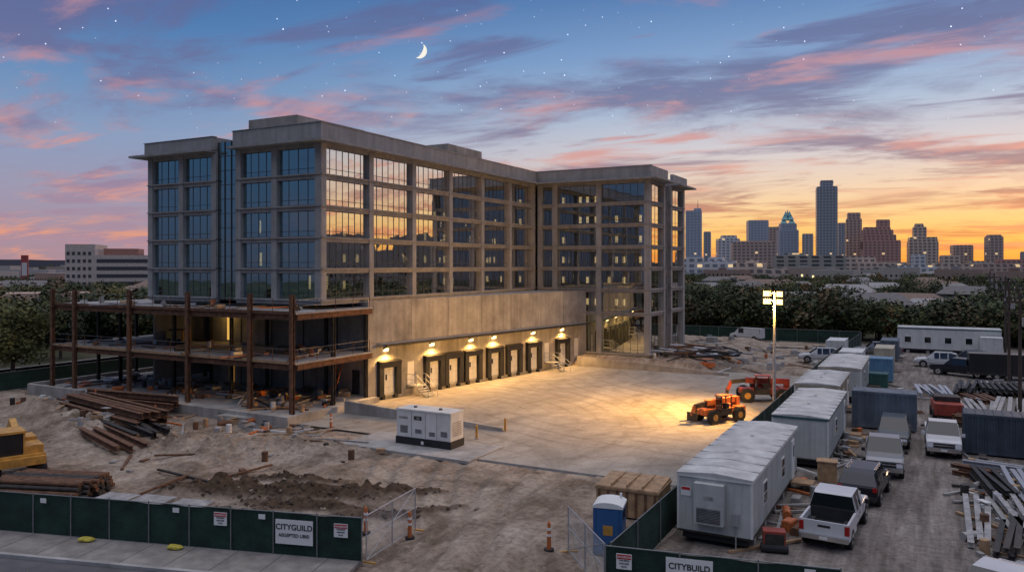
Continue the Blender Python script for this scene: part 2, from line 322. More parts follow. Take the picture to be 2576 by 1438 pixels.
# front road + pavement + kerb
fu=Vector((.9616,.2747,0));fn=Vector((.2747,-.9616,0));FA=(-36.9,20,0)
mb=MB();mb.T=frameT(FA,fu,fn);mb.box(-60,17.4,.05,2.3,-.06,.10,sidewalkm);mb.box(-60,17.4,2.3,2.5,-.06,.115,concrete_flat)
for k in range(-30,9): mb.box(k*2,k*2+.03,.06,2.29,.1,.104,asphalt)
mb.build('pavement')
mb=MB();mb.T=frameT(FA,fu,fn);mb.box(-80,60,2.5,22,-.07,-.02,asphalt_front);mb.build('road')
mb=MB();mb.box(-93,-84.5,-60,600,-.04,.0,asphalt);mb.box(-84.5,-84.3,-60,600,-.04,.13,concrete_flat);mb.box(-84.3,-82.3,-60,600,-.04,.11,sidewalkm);mb.box(-93.2,-93,-60,600,-.04,.13,concrete_flat)
for k in range(0,60): mb.box(-88.85,-88.65,k*9,k*9+3,.0,.006,yellow)
mb.build('side_road')
# ------------------------------------------------------------------ office building
FL=[8.9,11.5,14.1,16.7,19.3,21.9]
def facade(mb,T,cols,zs,gl,npan=5,lit=0):
    mb.T=T;zt=zs[-1]
    for c in cols: mb.box(c-.31,c+.31,-.55,0,zs[0],zt+.05,concrete_frame)
    a0,a1=cols[0]-.28,cols[-1]+.28
    for z in zs:
        mb.box(a0,a1,-.5,-.07,z-.24,z+.2,concrete_frame)
        mb.box(a0-.03,a1+.03,-.4,.11,z+.08,z+.18,concrete_frame)
    for i in range(len(cols)-1):
        l,r=cols[i]+.31,cols[i+1]-.31;w=r-l;k=npan if w>3 else 3
        for j in range(len(zs)-1):
            z0,z1=zs[j]+.2,zs[j+1]-.24
            for q in range(k):
                q0=l+w*q/k;q1=l+w*(q+1)/k;d=[U(-.003,.003) for _ in range(3)]
                mb.quad([(q0,-.36+d[0],z0),(q1,-.36+d[1],z0),(q1,-.36+d[1]+d[2],z1),(q0,-.36+d[0]+d[2],z1)],gl)
                if q: mb.box(q0-.022,q0+.022,-.42,-.33,z0,z1,mull)
            mb.box(l,r,-.41,-.34,z0+.45,z0+.49,mull);mb.box(l,r,-.42,-.32,z0,z0+.05,mull);mb.box(l,r,-.42,-.32,z1-.05,z1,mull)
    mb.T=Matrix.Identity(4)
def parapet(mb,x0,x1,y0,y1,z0,z1,t=.4):
    mb.box(x0,x1,y0,y0+t,z0,z1,concrete_frame);mb.box(x0,x1,y1-t,y1,z0,z1,concrete_frame)
    mb.box(x0,x0+t,y0+t,y1-t,z0,z1-.003,concrete_frame);mb.box(x1-t,x1,y0+t,y1-t,z0,z1-.003,concrete_frame)
tw=MB()
facade(tw,frameT((-65.2,48.7),(1,0,0),(0,-1,0)),[.34,4.6,8.9],FL,glassb,4)
facade(tw,frameT((-53.6,48.7),(1,0,0),(0,-1,0)),[.34,4.6,9.46],FL,glassb,4)
facade(tw,frameT((-43.785,48.712),(0,1,0),(1,0,0)),[.34,6.55,13.1,19.65,26.2,32.75,38.93],FL,glass,7)
FW=[1.2,6.1,8.9,11.5,14.1,16.7,19.3,21.9]
facade(tw,frameT((-43.78,88.0),(1,0,0),(0,-1,0)),[.6,2.6,8.5,14.54],FW,glassw,6)
facade(tw,frameT((-28.885,88.012),(0,1,0),(1,0,0)),[.34,5.9],FW,glass,4)
facade(tw,frameT((-28.885,88.012),(0,1,0),(1,0,0)),[8.9,14.4],FW,glass,4)
for (x0,x1,yy) in((-56.0,-53.55,49.0),):
    for k in range(3):
        for j in range(11):
            a=x0+(x1-x0)*k/3;bq=x0+(x1-x0)*(k+1)/3;z0=8.9+j*1.27
            tw.quad([(a,yy+U(-.003,.003),z0),(bq,yy,z0),(bq,yy+U(-.003,.003),z0+1.27),(a,yy,z0+1.27)],glassb)
            tw.box(x0,x1,yy-.06,yy-.01,z0-.025,z0+.025,mull) if k==0 else None
        tw.box(a-.03,a+.03,yy-.07,yy-.012,8.9,22.9,mull)
tw.box(-56,-53.55,49.05,51,22.3,22.87,mull)
tw.box(-29.6,-29.4,94.3,96.6,1.2,22,mull)
for k in(94.9,95.5,96.1): tw.box(-29.4,-29.2,k-.04,k+.04,1.2,22.4,beam_grey)
for z in FL[1:-1]+[8.9]: tw.box(-65,-44.3,49.75,88.1,z-.14,z+.14,interior)
for z in FW[:-1]: tw.box(-44,-29.45,88.55,102.5,z-.141,z+.139,interior)
tw.box(-65.0,-44.0,49.7,103,21.85,22.12,concrete_flat);tw.box(-43.99,-29.2,88.3,102.6,21.852,22.118,concrete_flat)
def eave(x0,x1,y0,y1): tw.box(x0,x1,y0,y1,22.0,22.2,concrete_frame)
eave(-66.6,-56.3,47.7,49.5);eave(-66.6,-65.0,49.5,103.5);eave(-53.6,-42.9,47.7,49.51);eave(-44.4,-42.9,49.51,86.9);eave(-44.4,-27.6,86.9,88.6);eave(-29.3,-27.6,88.6,94.4);eave(-29.3,-27.6,96.6,104)
parapet(tw,-65.4,-56.2,48.5,60,22.2,23.35);tw.box(-65.35,-65,60,103,22.2,23.3,concrete_frame)
tw.box(-53.7,-43.6,48.5,48.9,22.2,23.6,concrete_frame);tw.box(-44.0,-43.6,48.9,87.8,22.2,23.597,concrete_frame);tw.box(-53.7,-53.3,48.9,60,22.2,23.597,concrete_frame)
tw.box(-44.0,-28.6,87.8,88.2,22.2,23.6,concrete_frame);tw.box(-29.0,-28.6,88.2,94.4,22.2,23.597,concrete_frame);tw.box(-29.0,-28.6,96.6,103,22.2,23.4,concrete_frame);tw.box(-65,-29,102.9,103.3,1.2,23.3,concrete_frame)
capm=mat('parapet_cap',(.30,.30,.31),.5,.4)
tw.box(-53.76,-43.54,48.44,48.96,23.6,23.66,capm);tw.box(-44.06,-43.54,48.96,87.74,23.6,23.657,capm);tw.box(-44.06,-28.54,87.74,88.26,23.6,23.66,capm);tw.box(-65.46,-56.14,48.44,48.96,23.35,23.41,capm)
tw.box(-65.21,-65.0,49.3,103,1,22,concrete_frame)
tw.box(-54.2,-48.4,50.8,60,22.1,25.0,concrete);tw.box(-47.8,-44.6,69,76,22.1,24.7,concrete)
tw.box(-58,-51,56,86,8.9,22,interior);tw.box(-46,-33.5,94,98.5,1.2,22,interior)
rl=random.Random(3)
for j,z in enumerate(FW[:-1]):
    if j==0: continue
    for x in(-42.6,-40.2,-39.2,-38.0,-36.2,-35.2,-34.2,-32,-30.6):
        if rl.random()<.62: tw.box(x-.16,x+.16,93.9,93.99,z+.7,z+1.5,winlit)
for z in FL[:-1]:
    for yq in range(58,87,2):
        if rl.random()<.45: tw.box(-50.99,-50.9,yq-.16,yq+.16,z+.7,z+1.5,winlit)
for x,z in((-60.5,14.4),(-55,11.6),(-55.1,14.6),(-49,9.5),(-47,9.5)): tw.box(x-.12,x+.12,53,53.05,z+.3,z+1.5,winlit)
ob=tw.build('office_building')
# podium (dock wall) - rotated face
P0=Vector((-43,54.2,0));P1=Vector((-36.9,88.05,0));pu=(P1-P0).normalized();pn=Vector((pu.y,-pu.x,0));PL=(P1-P0).length
mb=MB();mb.T=frameT(P0,pu,pn)
doors=[1.98,7.71,10.38,13.26,16.75,19.96,23.5,29.1];pers=[(4.84,1.0),(26.2,1.0),(32.2,1.1)]
mb.box(0,PL,-.5,-.06,-.1,8.75,steel_dark)
cm_=[concrete,concreteB,concreteC]
na=7
for k in range(na):
    a=PL*k/na;bq=PL*(k+1)/na
    mb.box(a+.02,bq-.02,-.06,0,5.08,8.85,cm_[(k*2+1)%3])
ops=sorted([(d-.95,d+.95,.5,3.15) for d in doors]+[(a-.45,a+.45,z,z+2.1) for a,z in pers])
cur=0
for i,(l,r,z0,z1) in enumerate(ops):
    mb.box(cur,l,-.06,0,-.1,5.05,cm_[i%3]);mb.box(l,r,-.06,-.0005,z1,5.05,cm_[i%3]);mb.box(l,r,-.06,-.0005,-.1,z0,cm_[i%3]);cur=r
mb.box(cur,PL,-.06,0,-.1,5.05,concrete)
mb.box(-.35,0,-17,.02,-.1,8.86,concrete)
for d in doors:
    mb.box(d-.95,d+.95,-.058,-.03,.5,3.15,white)
    for k in range(1,5): mb.box(d-.95,d+.95,-.031,-.02,.5+k*.53,.515+k*.53,beam_grey)
    mb.box(d-.3,d-.1,-.031,-.018,1.7,2.2,carglass)
    mb.box(d-1.3,d-.78,0,.38,.35,3.4,black);mb.box(d+.78,d+1.3,0,.38,.35,3.4,black)
    mb.hexa([(d-1.3,0,2.85),(d+1.3,0,2.85),(d+1.3,.36,2.85),(d-1.3,.36,2.85),(d-1.3,0,3.5),(d+1.3,0,3.5),(d+1.3,.45,3.38),(d-1.3,.45,3.38)],blackgl)
    mb.box(d-.9,d-.6,0,.3,.05,.48,black);mb.box(d+.6,d+.9,0,.3,.05,.48,black);mb.box(d-.55,d+.55,0,.18,.36,.46,galv)
for a,z in pers:
    mb.box(a-.45,a+.45,-.058,-.035,z,z+2.1,white)
    if z<1.05:
        mb.box(a-.6,a+.6,0.01,1.3,z-.1,z,galv)
        for k in range(5): mb.box(a+.0-.6,a+.6,1.3+k*.28,1.58+k*.28,z-.1-(k+1)*.18-.04,z-.1-(k+1)*.18+.02,galv)
        for s in(-.6,.6):
            mb.cyl((a+s,.1,z),(a+s,.1,z+1),.03,n=6,m=galv);mb.cyl((a+s,1.3,0),(a+s,1.3,z+1),.03,n=6,m=galv);mb.cyl((a+s,2.8,0),(a+s,2.8,1.0),.03,n=6,m=galv)
            mb.cyl((a+s,.1,z+1),(a+s,1.3,z+1),.03,n=6,m=galv);mb.cyl((a+s,1.3,z+1),(a+s,2.8,1.0),.03,n=6,m=galv);mb.cyl((a+s,.1,z+.5),(a+s,1.3,z+.5),.02,n=6,m=galv);mb.cyl((a+s,1.3,z+.5),(a+s,2.8,.5),.02,n=6,m=galv)
mb.box(.6,33.4,0,1.25,4.93,5.04,concrete_frame);mb.box(.6,33.4,1.2,1.3,4.86,5.07,steel_dark)
lights=[1.6,7.4,13.0,16.6,23.4,29.0]
for a in lights:
    mb.box(a-.18,a+.18,0,.22,4.42,4.62,steel_dark);mb.hexa([(a-.2,.05,4.30),(a+.2,.05,4.30),(a+.2,.24,4.34),(a-.2,.24,4.34),(a-.2,.05,4.41),(a+.2,.05,4.41),(a+.2,.28,4.55),(a-.2,.28,4.55)],lampw)
mb.T=Matrix.Identity(4)
mb.quad([(-43.2,54.0,8.75),(-36.95,88,8.75),(-44,88,8.75),(-44,54,8.75)],concrete_flat)
mb.box(-63.1,-43.2,54.15,54.5,0.5,8.3,concrete);mb.box(-63.1,-62.8,54.5,88,.5,8.3,concrete)
for k in range(5): mb.box(-62.8+k*4,-62.7+k*4,54.1,54.149,.5,8.2,steel_dark)
mb.box(-45,-44.1,54.05,54.14,.6,2.7,steel_dark);mb.box(-60.6,-60.1,54.06,54.14,4.65,7.1,doorlit);mb.box(-60.3,-59.7,54.06,54.14,.6,2.7,doordim)
mb.build('loading_dock_building')
Tp=frameT(P0,pu,pn)
def spot(name,loc,tgt,power,ang,col,size=.15,blend=.6):
    l=bpy.data.lights.new(name,'SPOT');l.energy=power;l.spot_size=rd(ang);l.spot_blend=blend;l.color=col;l.shadow_soft_size=size
    o=bpy.data.objects.new(name,l);sc.collection.objects.link(o);o.location=loc;o.rotation_euler=(Vector(tgt)-Vector(loc)).to_track_quat('-Z','Y').to_euler();return o
for a in lights:
    spot('dock_light',Tp@Vector((a,.55,4.25)),Tp@Vector((a,1.4,0)),1500,160,(1,.53,.14),.12,.8)
def pt(name,loc,pw,col,r=.2):
    l=bpy.data.lights.new(name,'POINT');l.energy=pw;l.color=col;l.shadow_soft_size=r;o=bpy.data.objects.new(name,l);sc.collection.objects.link(o);o.location=loc
pt('lobby_lamp',(-33.5,91.5,5),360,(1,.72,.25),.4);pt('lobby_lamp',(-38.5,91.5,5),260,(1,.72,.25),.4);pt('stair_lamp',(-60.3,53.0,6.9),30,(1,.6,.15))
# ------------------------------------------------------------------ steel frame
mb=MB();CX=[-42.95,-47.4,-54.6,-62.1,-69.9,-73.3]
for dz,yb in((8.3,54.0),(4.45,54.0)):
    mb.box(-73.8,-42.75,44.75,54.1,dz-.14,dz,concrete_flat);mb.box(-73.8,-65.3,54.1,66,dz-.14,dz,concrete_flat)
    mb.ibeam((-73.9,44.8,dz-.36),(-42.6,44.8,dz-.36),.28,.42,steel_rust);mb.ibeam((-42.8,44.9,dz-.36),(-42.8,54.1,dz-.36),.28,.42,steel_rust);mb.ibeam((-73.8,44.9,dz-.36),(-73.8,66,dz-.36),.28,.42,steel_rust)
    for cx in CX[1:-1]: mb.ibeam((cx,45,dz-.36),(cx,54.1,dz-.36),.22,.4,steel_dark)
    for k in range(1,4): mb.ibeam((-73.7,45+k*2.3,dz-.3),(-43,45+k*2.3,dz-.3),.15,.26,steel_dark)
    mb.box(-73.85,-42.7,44.62,44.66,dz-.12,dz+.1,wood if dz<5 else steel_rust)
    for i in range(14):
        xx=-73.6+i*2.36;mb.cyl((xx,44.85,dz),(xx,44.85,dz+1.05),.03,n=5,m=steel_rust)
    for i in range(5):
        yy=45+i*2.2;mb.cyl((-42.85,yy,dz),(-42.85,yy,dz+1.05),.03,n=5,m=steel_rust)
    for hz in(.5,1.0): mb.cyl((-73.6,44.85,dz+hz),(-42.85,44.85,dz+hz),.012,n=4,m=galv);mb.cyl((-42.85,44.85,dz+hz),(-42.85,54,dz+hz),.012,n=4,m=galv)
for cx in CX:
    mb.hcol(cx,44.55,0.1,9.7,.32,steel_rust)
    for yb in(49.2,53.4): mb.hcol(cx,yb,.5,8.2,.26,steel_dark)
for yy in(56,61,65.6):
    for cx in(-66,-69.9,-73.5): mb.hcol(cx,yy,.2,9.3,.3,steel_rust)
rr=random.Random(4)
for i in range(26):
    x_=rr.uniform(-72,-45);y_=rr.uniform(45.4,53);dz=4.45 if i%3 else 8.3
    if dz>8: y_=rr.uniform(45.3,48)
    q=rr.uniform(.25,.6);mb.cyl((x_,y_,dz),(x_,y_,dz+.005+.0003*i),q,n=18,m=rr.choice([steel_rust,steel_dark,beam_grey]))
mb.build('steel_frame_structure')
mb=MB();mb.box(-74,-42.2,44.1,54.2,.0,.5,concrete_flat);mb.box(-74,-63,54.2,66,0,.5,concrete_flat)
mb.box(-60,-41.6,42.7,43.1,-.2,.75,concrete);mb.box(-42.0,-41.6,43.1,46.5,-.2,.748,concrete);mb.box(-48,-45,42.0,42.68,-.2,.5,concrete);mb.box(-74.5,-74.1,43,60,-.2,.9,concrete);mb.box(-74,-66,42.6,43,-.2,.9,concrete)
for cx in CX: mb.box(cx-.5,cx+.5,43.5,44.09,-.1,.65,concrete)
mb.build('foundation')
mb=MB();mb.hexa([(-41.5,48.9,-.1),(-27,48.9,-.1),(-27,49.15,-.1),(-41.5,49.15,-.1),(-41.5,48.9,1.05),(-27,48.9,.28),(-27,49.15,.28),(-41.5,49.15,1.05)],concrete);mb.build('retaining_wall')
mb=MB();mb.hexa([(-36.6,84.6,-.1),(-19,84.6,-.1),(-19,84.95,-.1),(-36.6,84.95,-.1),(-36.6,84.6,1.25),(-19,84.6,.3),(-19,84.95,.3),(-36.6,84.95,1.25)],concrete);mb.build('retaining_wall')
for bx,by in((-26.8,49),(-27.4,46)):
    mb=MB();mb.cyl((0,0,0),(0,0,.9),.09,n=12,m=yellow);mb.cyl((0,0,.9),(0,0,.96),.09,.04,12,yellow);mb.cyl((0,0,0),(0,0,.06),.16,n=12,m=concrete_flat);mb.build('bollard',(bx,by,.05))
# ------------------------------------------------------------------ vehicles
def wheel(mb,x,y,r,w,out):
    x1=x+out*w
    mb.cyl((x,y,r),(x1,y,r),r,n=18,m=black);mb.cyl((x1,y,r),(x1+out*.01,y,r),r*.62,n=14,m=chrome);mb.cyl((x1+out*.01,y,r),(x1+out*.03,y,r),r*.18,n=8,m=black)
def carbody(mb,S,paint):
    rings=[]
    for (y,zb,zl,zt,w,wt) in S:
        h=[(w*.9,zb),(w,zb+.22),(w,(zb+zl)/2+.1),(w*.985,zl),(wt,zt)];rings.append([(a,y,b) for a,b in h]+[(-a,y,b) for a,b in reversed(h)])
    cab=[s[3]-s[2]>.25 for s in S]
    for k in range(len(S)-1):
        A,B=rings[k],rings[k+1]
        for i in range(10):
            j=(i+1)%10;m=paint
            if i in(3,5) and (cab[k] and cab[k+1]): m=carglass
            if i==4 and cab[k]!=cab[k+1]: m=carglass
            if i==9: m=black
            mb.add([A[i],A[j],B[j],B[i]],[(0,1,2,3)],m)
    mb.add(rings[0],[tuple(range(10))],paint);mb.add(rings[-1],[tuple(range(9,-1,-1))],paint)
def frontend(mb,yf,w,zb,zl):
    mb.box(-w*.62,w*.62,yf-.02,yf+.04,zb+.22,zl-.04,blackgl);mb.box(-w*.6,w*.6,yf+.04,yf+.05,(zb+zl)/2+.08,(zb+zl)/2+.13,chrome)
    for s in(-1,1): mb.box(s*w*.78-.16,s*w*.78+.16,yf-.06,yf+.03,zl-.28,zl-.08,headl)
    mb.box(-w*.98,w*.98,yf-.1,yf+.14,zb-.02,zb+.2,chrome);mb.box(-.16,.16,yf+.14,yf+.15,zb+.03,zb+.15,plate)
def pillars(mb,ys_,w,wt,zl,zt,paint):
    for y in ys_:
        for s in(-1,1): mb.hexa([(s*(w-.02),y-.05,zl),(s*(w+.01),y-.05,zl),(s*(w+.01),y+.05,zl),(s*(w-.02),y+.05,zl),(s*(wt-.03),y-.05,zt),(s*(wt+.012),y-.05,zt),(s*(wt+.012),y+.05,zt),(s*(wt-.03),y+.05,zt)],paint)
def pickup(loc,rot,paint,cap=False):
    mb=MB()
    carbody(mb,[(-.98,.5,1.22,1.24,.98,.95),(-.9,.5,1.22,1.86,.98,.78),(-.6,.5,1.22,1.93,.98,.8),(.55,.5,1.2,1.93,.98,.8),(1.3,.5,1.18,1.22,.98,.92),(2.4,.5,1.12,1.16,.98,.88),(2.78,.52,1.0,1.04,.95,.84)],paint)
    for s in(-1,1): mb.box(s*.94-.05,s*.94+.05,-2.9,-.985,.5,1.24,paint)
    mb.box(-.985,.985,-2.93,-2.85,.55,1.23,paint);mb.box(-.89,.89,-2.85,-.985,.55,.75,black);mb.box(-.9,.9,-1.05,-.985,.7,1.3,black)
    for s in(-1,1): mb.box(s*.74-.16,s*.74+.15,-2.3,-1.4,.75,.95,black)
    mb.box(-.98,.98,-3.08,-2.93,.48,.68,chrome);mb.box(-.16,.16,-3.09,-3.08,.52,.64,plate);mb.box(-.25,.25,-2.94,-2.93,.98,1.08,blackgl)
    for s in(-1,1): mb.box(s*.9-.09,s*.9+.093,-2.95,-2.75,.78,1.16,taill)
    frontend(mb,2.78,.95,.5,1.02);pillars(mb,[-.82,-.1,.5],.98,.79,1.2,1.9,paint)
    for s in(-1,1):
        mb.box(s*1.12-.1,s*1.12+.1,1.0,1.1,1.15,1.35,paint if cap else black);mb.box(s*.99-.006,s*.99+.006,-.02,.12,.98,1.02,black);mb.box(s*.995-.006,s*.995+.006,-.72,-.6,.98,1.02,black)
        mb.box(s*.985-.004,s*.985+.004,-.115,-.1,.55,1.2,black);mb.box(s*.985-.004,s*.985+.004,.9,.915,.55,1.18,black)
        for y in(-2.0,1.85):
            mb.cyl((s*.80,y,.47),(s*.988,y,.47),.5,n=20,m=black);wheel(mb,s*.74,y,.41,.26,s)
    mb.box(-.8,.8,-2.6,2.4,.35,.5,black)
    return mb.build('pickup_truck',loc,rot,bevel=.025)
def suv(loc,rot,paint):
    mb=MB()
    carbody(mb,[(-2.35,.5,.98,1.0,.88,.8),(-2.3,.42,1.05,1.1,.94,.86),(-2.0,.42,1.08,1.62,.95,.72),(-1.5,.4,1.08,1.74,.96,.74),(.3,.4,1.05,1.74,.96,.75),(1.15,.4,1.02,1.08,.96,.86),(2.1,.42,.92,.96,.95,.84),(2.38,.48,.8,.83,.88,.78)],paint)
    frontend(mb,2.36,.85,.42,.82);pillars(mb,[-1.1,-.25],.95,.745,1.06,1.72,paint)
    for s in(-1,1):
        mb.box(s*.8-.1,s*.8+.1,-2.4,-2.25,.85,1.05,taill);mb.box(s*1.06-.09,s*1.06+.09,.85,.95,1.02,1.18,paint);mb.box(s*.66-.02,s*.66+.02,-1.6,.2,1.75,1.8,chrome)
        for y in(-1.45,1.45): mb.cyl((s*.78,y,.42),(s*.965,y,.42),.44,n=20,m=black);wheel(mb,s*.74,y,.37,.235,s)
    mb.box(-.16,.16,-2.41,-2.34,.72,.84,plate);mb.box(-.9,.9,-2.42,-2.3,.42,.6,black)
    return mb.build('parked_suv',loc,rot,bevel=.03)
def van(loc,rot,paint):
    mb=MB()
    carbody(mb,[(-2.5,.45,1.2,1.95,.95,.85),(1.0,.45,1.2,1.98,.95,.85),(1.7,.45,1.15,1.2,.95,.85),(2.4,.45,.95,1.0,.92,.8)],paint)
    for s in(-1,1):
        mb.box(s*.945-.02,s*.945+.03,-2.45,.1,1.15,1.9,paint)
        for y in(-1.6,1.6): mb.cyl((s*.78,y,.42),(s*.955,y,.42),.42,n=18,m=black);wheel(mb,s*.73,y,.36,.24,s)
    frontend(mb,2.38,.9,.42,.95);return mb.build('cargo_van',loc,rot,bevel=.03)
pw=mat('car_white',(.56,.56,.57),.25,var=.08,scale=1);ps=mat('car_silver',(.30,.30,.31),.3,.5,var=.05);pb=mat('car_black',(.02,.02,.025),.25,var=.05);pg=mat('car_grey',(.10,.11,.11),.3,.3,var=.05)
pickup((-3.7,37.9,0),rd(-4),pw);suv((-2.95,44.4,0),rd(-5),pb);pickup((-2.35,50.9,0),rd(183),ps);suv((-2.1,58.6,0),rd(180),pg)
pickup((.75,57.6,0),rd(181),pw,True);pickup((2.2,30.6,0),rd(160),pw,True);pickup((2.9,97,0),rd(70),pb);suv((0.8,104,0),rd(90),pw);suv((4,108,0),rd(90),pb);suv((-11.8,101.5,.1),rd(100),pw);van((-25,124,.2),rd(75),pw)
pickup((-6,112,0),rd(100),ps)
# ------------------------------------------------------------------ trailers & containers
def trailer(name,x0,x1,y0,y1,h,wall,trim,axis='y',ac=True,wins=2,rib=.3):
    mb=MB();zb=.55
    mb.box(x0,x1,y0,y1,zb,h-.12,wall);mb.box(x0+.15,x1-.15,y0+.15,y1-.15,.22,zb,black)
    xx=x0+rib
    while xx<x1-.1: mb.box(xx-.015,xx+.015,y0-.018,y0,zb,h-.2,wall);xx+=rib
    yy=y0+rib
    while yy<y1-.1: mb.box(x1,x1+.018,yy-.015,yy+.015,zb,h-.2,wall);mb.box(x0-.018,x0,yy-.015,yy+.015,zb,h-.2,wall);yy+=rib
    mb.box(x0-.05,x1+.05,y0-.05,y1+.05,h-.22,h-.1,trim);mb.box(x0-.02,x1+.02,y0-.02,y1+.02,zb-.03,zb+.05,steel_dark)
    for xx in(x0,x1):
        mb.box(xx-.05,xx+.05,y0-.03,y0+.06,zb+.05,h-.22,white)
    long_y=(y1-y0)>(x1-x0)
    if long_y:
        xm=(x0+x1)/2;n=9
        for k in range(n):
            ya=y0-.06+(y1-y0+.12)*k/n;yb=y0-.06+(y1-y0+.12)*(k+1)/n;j=U(-.015,.015)
            mb.hexa([(x0-.07,ya,h-.1),(xm,ya,h-.1),(xm,yb-.03,h-.1),(x0-.07,yb-.03,h-.1),(x0-.07,ya,h-.06),(xm,ya,h+.06+j),(xm,yb-.03,h+.06-j),(x0-.07,yb-.03,h-.06)],roofm)
            mb.hexa([(xm,ya,h-.1),(x1+.07,ya,h-.1),(x1+.07,yb-.03,h-.1),(xm,yb-.03,h-.1),(xm,ya,h+.06+j),(x1+.07,ya,h-.06),(x1+.07,yb-.03,h-.06),(xm,yb-.03,h+.06-j)],roofm)
            if k: mb.box(x0-.07,x1+.07,ya-.045,ya-.005,h-.06,h-.02,beam_grey)
        for q in(.35,.65):
            yv=y0+(y1-y0)*q;mb.cyl((xm,yv,h),(xm,yv,h+.16),.13,.09,10,white)
    else: mb.box(x0-.07,x1+.07,y0-.07,y1+.07,h-.1,h,roofm)
    for k in range(wins):
        if long_y:
            yc=y0+(y1-y0)*(k+.6)/(wins+.6);mb.box(x1,x1+.05,yc-.42,yc+.42,1.35,2.35,plate);mb.box(x1+.05,x1+.056,yc-.36,yc+.36,1.41,1.83,carglass);mb.box(x1+.05,x1+.056,yc-.36,yc+.36,1.88,2.29,carglass)
        else:
            xc=x0+(x1-x0)*(k+.5)/wins;mb.box(xc-.45,xc+.45,y0-.05,y0,1.4,2.3,plate);mb.box(xc-.38,xc+.38,y0-.056,y0-.05,1.47,2.23,carglass)
    if long_y:
        yd=y1-1.6;mb.box(x1,x1+.06,yd-.45,yd+.45,zb+.02,2.6,plate);mb.box(x1+.06,x1+.07,yd-.1,yd+.3,1.7,2.3,carglass);mb.box(x1,x1+1.1,yd-.5,yd+.5,zb-.2,zb-.1,wood);mb.box(x1+1.1,x1+1.4,yd-.5,yd+.5,.2,.27,wood)
    if ac:
        xc=(x0+x1)/2-.15;mb.box(xc-.62,xc+.62,y0-.42,y0-.02,1.05,2.75,wall);mb.box(xc-.5,xc+.5,y0-.435,y0-.42,1.12,1.75,beam_grey)
        for k in range(9): mb.box(xc-.5,xc+.5,y0-.45,y0-.435,1.15+k*.065,1.17+k*.065,steel_dark)
        mb.box(xc-.2,xc+.2,y0-.43,y0-.42,2.1,2.25,beam_grey);mb.box(xc+.95,xc+1.2,y0-.2,y0-.02,1.1,1.6,galv);mb.cyl((xc+1.07,y0-.1,.1),(xc+1.07,y0-.1,1.1),.03,n=6,m=galv)
        mb.box(x0+.12,x0+.55,y0-.025,y0-.019,2.05,2.45,plate);mb.box(x0+.15,x0+.52,y0-.03,y0-.025,2.3,2.42,redsign)
    for k in range(5):
        q=.1+.2*k
        if long_y:
            for xq in(x0+.3,x1-.3): mb.box(xq-.2,xq+.2,y0+(y1-y0)*q-.2,y0+(y1-y0)*q+.2,-.02,.4,concrete_flat)
        else: mb.box(x0+(x1-x0)*q-.2,x0+(x1-x0)*q+.2,y0+.1,y0+.5,-.02,.4,concrete_flat)
    return mb.build(name)
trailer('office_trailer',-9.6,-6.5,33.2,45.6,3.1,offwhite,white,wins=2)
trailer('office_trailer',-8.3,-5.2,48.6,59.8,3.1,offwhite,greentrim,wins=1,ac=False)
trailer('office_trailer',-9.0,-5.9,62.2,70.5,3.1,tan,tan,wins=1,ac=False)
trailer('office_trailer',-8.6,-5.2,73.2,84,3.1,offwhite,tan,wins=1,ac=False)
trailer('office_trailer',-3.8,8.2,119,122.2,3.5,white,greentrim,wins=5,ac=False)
def container(x0,x1,y0,y1,h,m,name='shipping_container'):
    mb=MB();z0=.12
    mb.box(x0+.03,x1-.03,y0+.03,y1-.03,z0,h-.05,m)
    for a0,a1,f in((x0+.12,x1-.12,0),(y0+.12,y1-.12,1)):
        n=int((a1-a0)/.28)
        for k in range(n):
            a=a0+(a1-a0)*k/n
            if f==0:
                mb.hexa([(a,y0+.03,.3),(a+.16,y0+.03,.3),(a+.13,y0-.01,.3),(a+.03,y0-.01,.3),(a,y0+.03,h-.18),(a+.16,y0+.03,h-.18),(a+.13,y0-.01,h-.18),(a+.03,y0-.01,h-.18)],m)
            else:
                for xs_ in((x1-.03,x1+.01),(x0+.03,x0-.01)): mb.hexa([(xs_[0],a,.3),(xs_[0],a+.16,.3),(xs_[1],a+.13,.3),(xs_[1],a+.03,.3),(xs_[0],a,h-.18),(xs_[0],a+.16,h-.18),(xs_[1],a+.13,h-.18),(xs_[1],a+.03,h-.18)],m)
    for xx in(x0,x1-.12):
        for yy in(y0-.02,y1-.1): mb.box(xx,xx+.12,yy,yy+.12,z0,h,m)
    mb.box(x0+.12,x1-.12,y0-.02,y0+.04,h-.18,h-.002,m);mb.box(x0+.12,x1-.12,y0-.02,y0+.04,z0,.3,m);mb.box(x1-.05,x1+.012,y0+.1,y1-.1,h-.18,h-.004,m)
    n=int((x1-x0)/.5)
    for k in range(n): mb.box(x0+.2+k*.5,x0+.32+k*.5,y0+.1,y1-.15,h-.05,h-.02,m)
    return mb.build(name)
container(-5.05,-.8,62.4,64.9,2.75,bluecon);container(1.9,8,57,59.5,2.6,mat('navy_container',(.06,.08,.105),.6,.2,streak=.3))
container(-5.6,-3.3,88,90.6,2.4,mat('blue_box',(.10,.22,.34),.5,var=.15));container(-8.6,-6.2,86.8,89,2.5,white);container(-8.8,-6.4,92,97,2.5,white);container(-5.6,-3.6,98,103,2.5,tan);container(-11.5,-9.3,105,110,2.5,white);container(-5.4,-3.4,107,112,2.6,bluecon)
container(5.8,8.2,116,118.4,2.7,white);container(-6,-3.5,82,84,1.6,greentrim)
mb=MB();mb.box(-3,3,-1.1,1.1,.7,2.7,blackgl);mb.box(-3.2,3.1,-1.15,1.15,.5,.7,steel_dark)
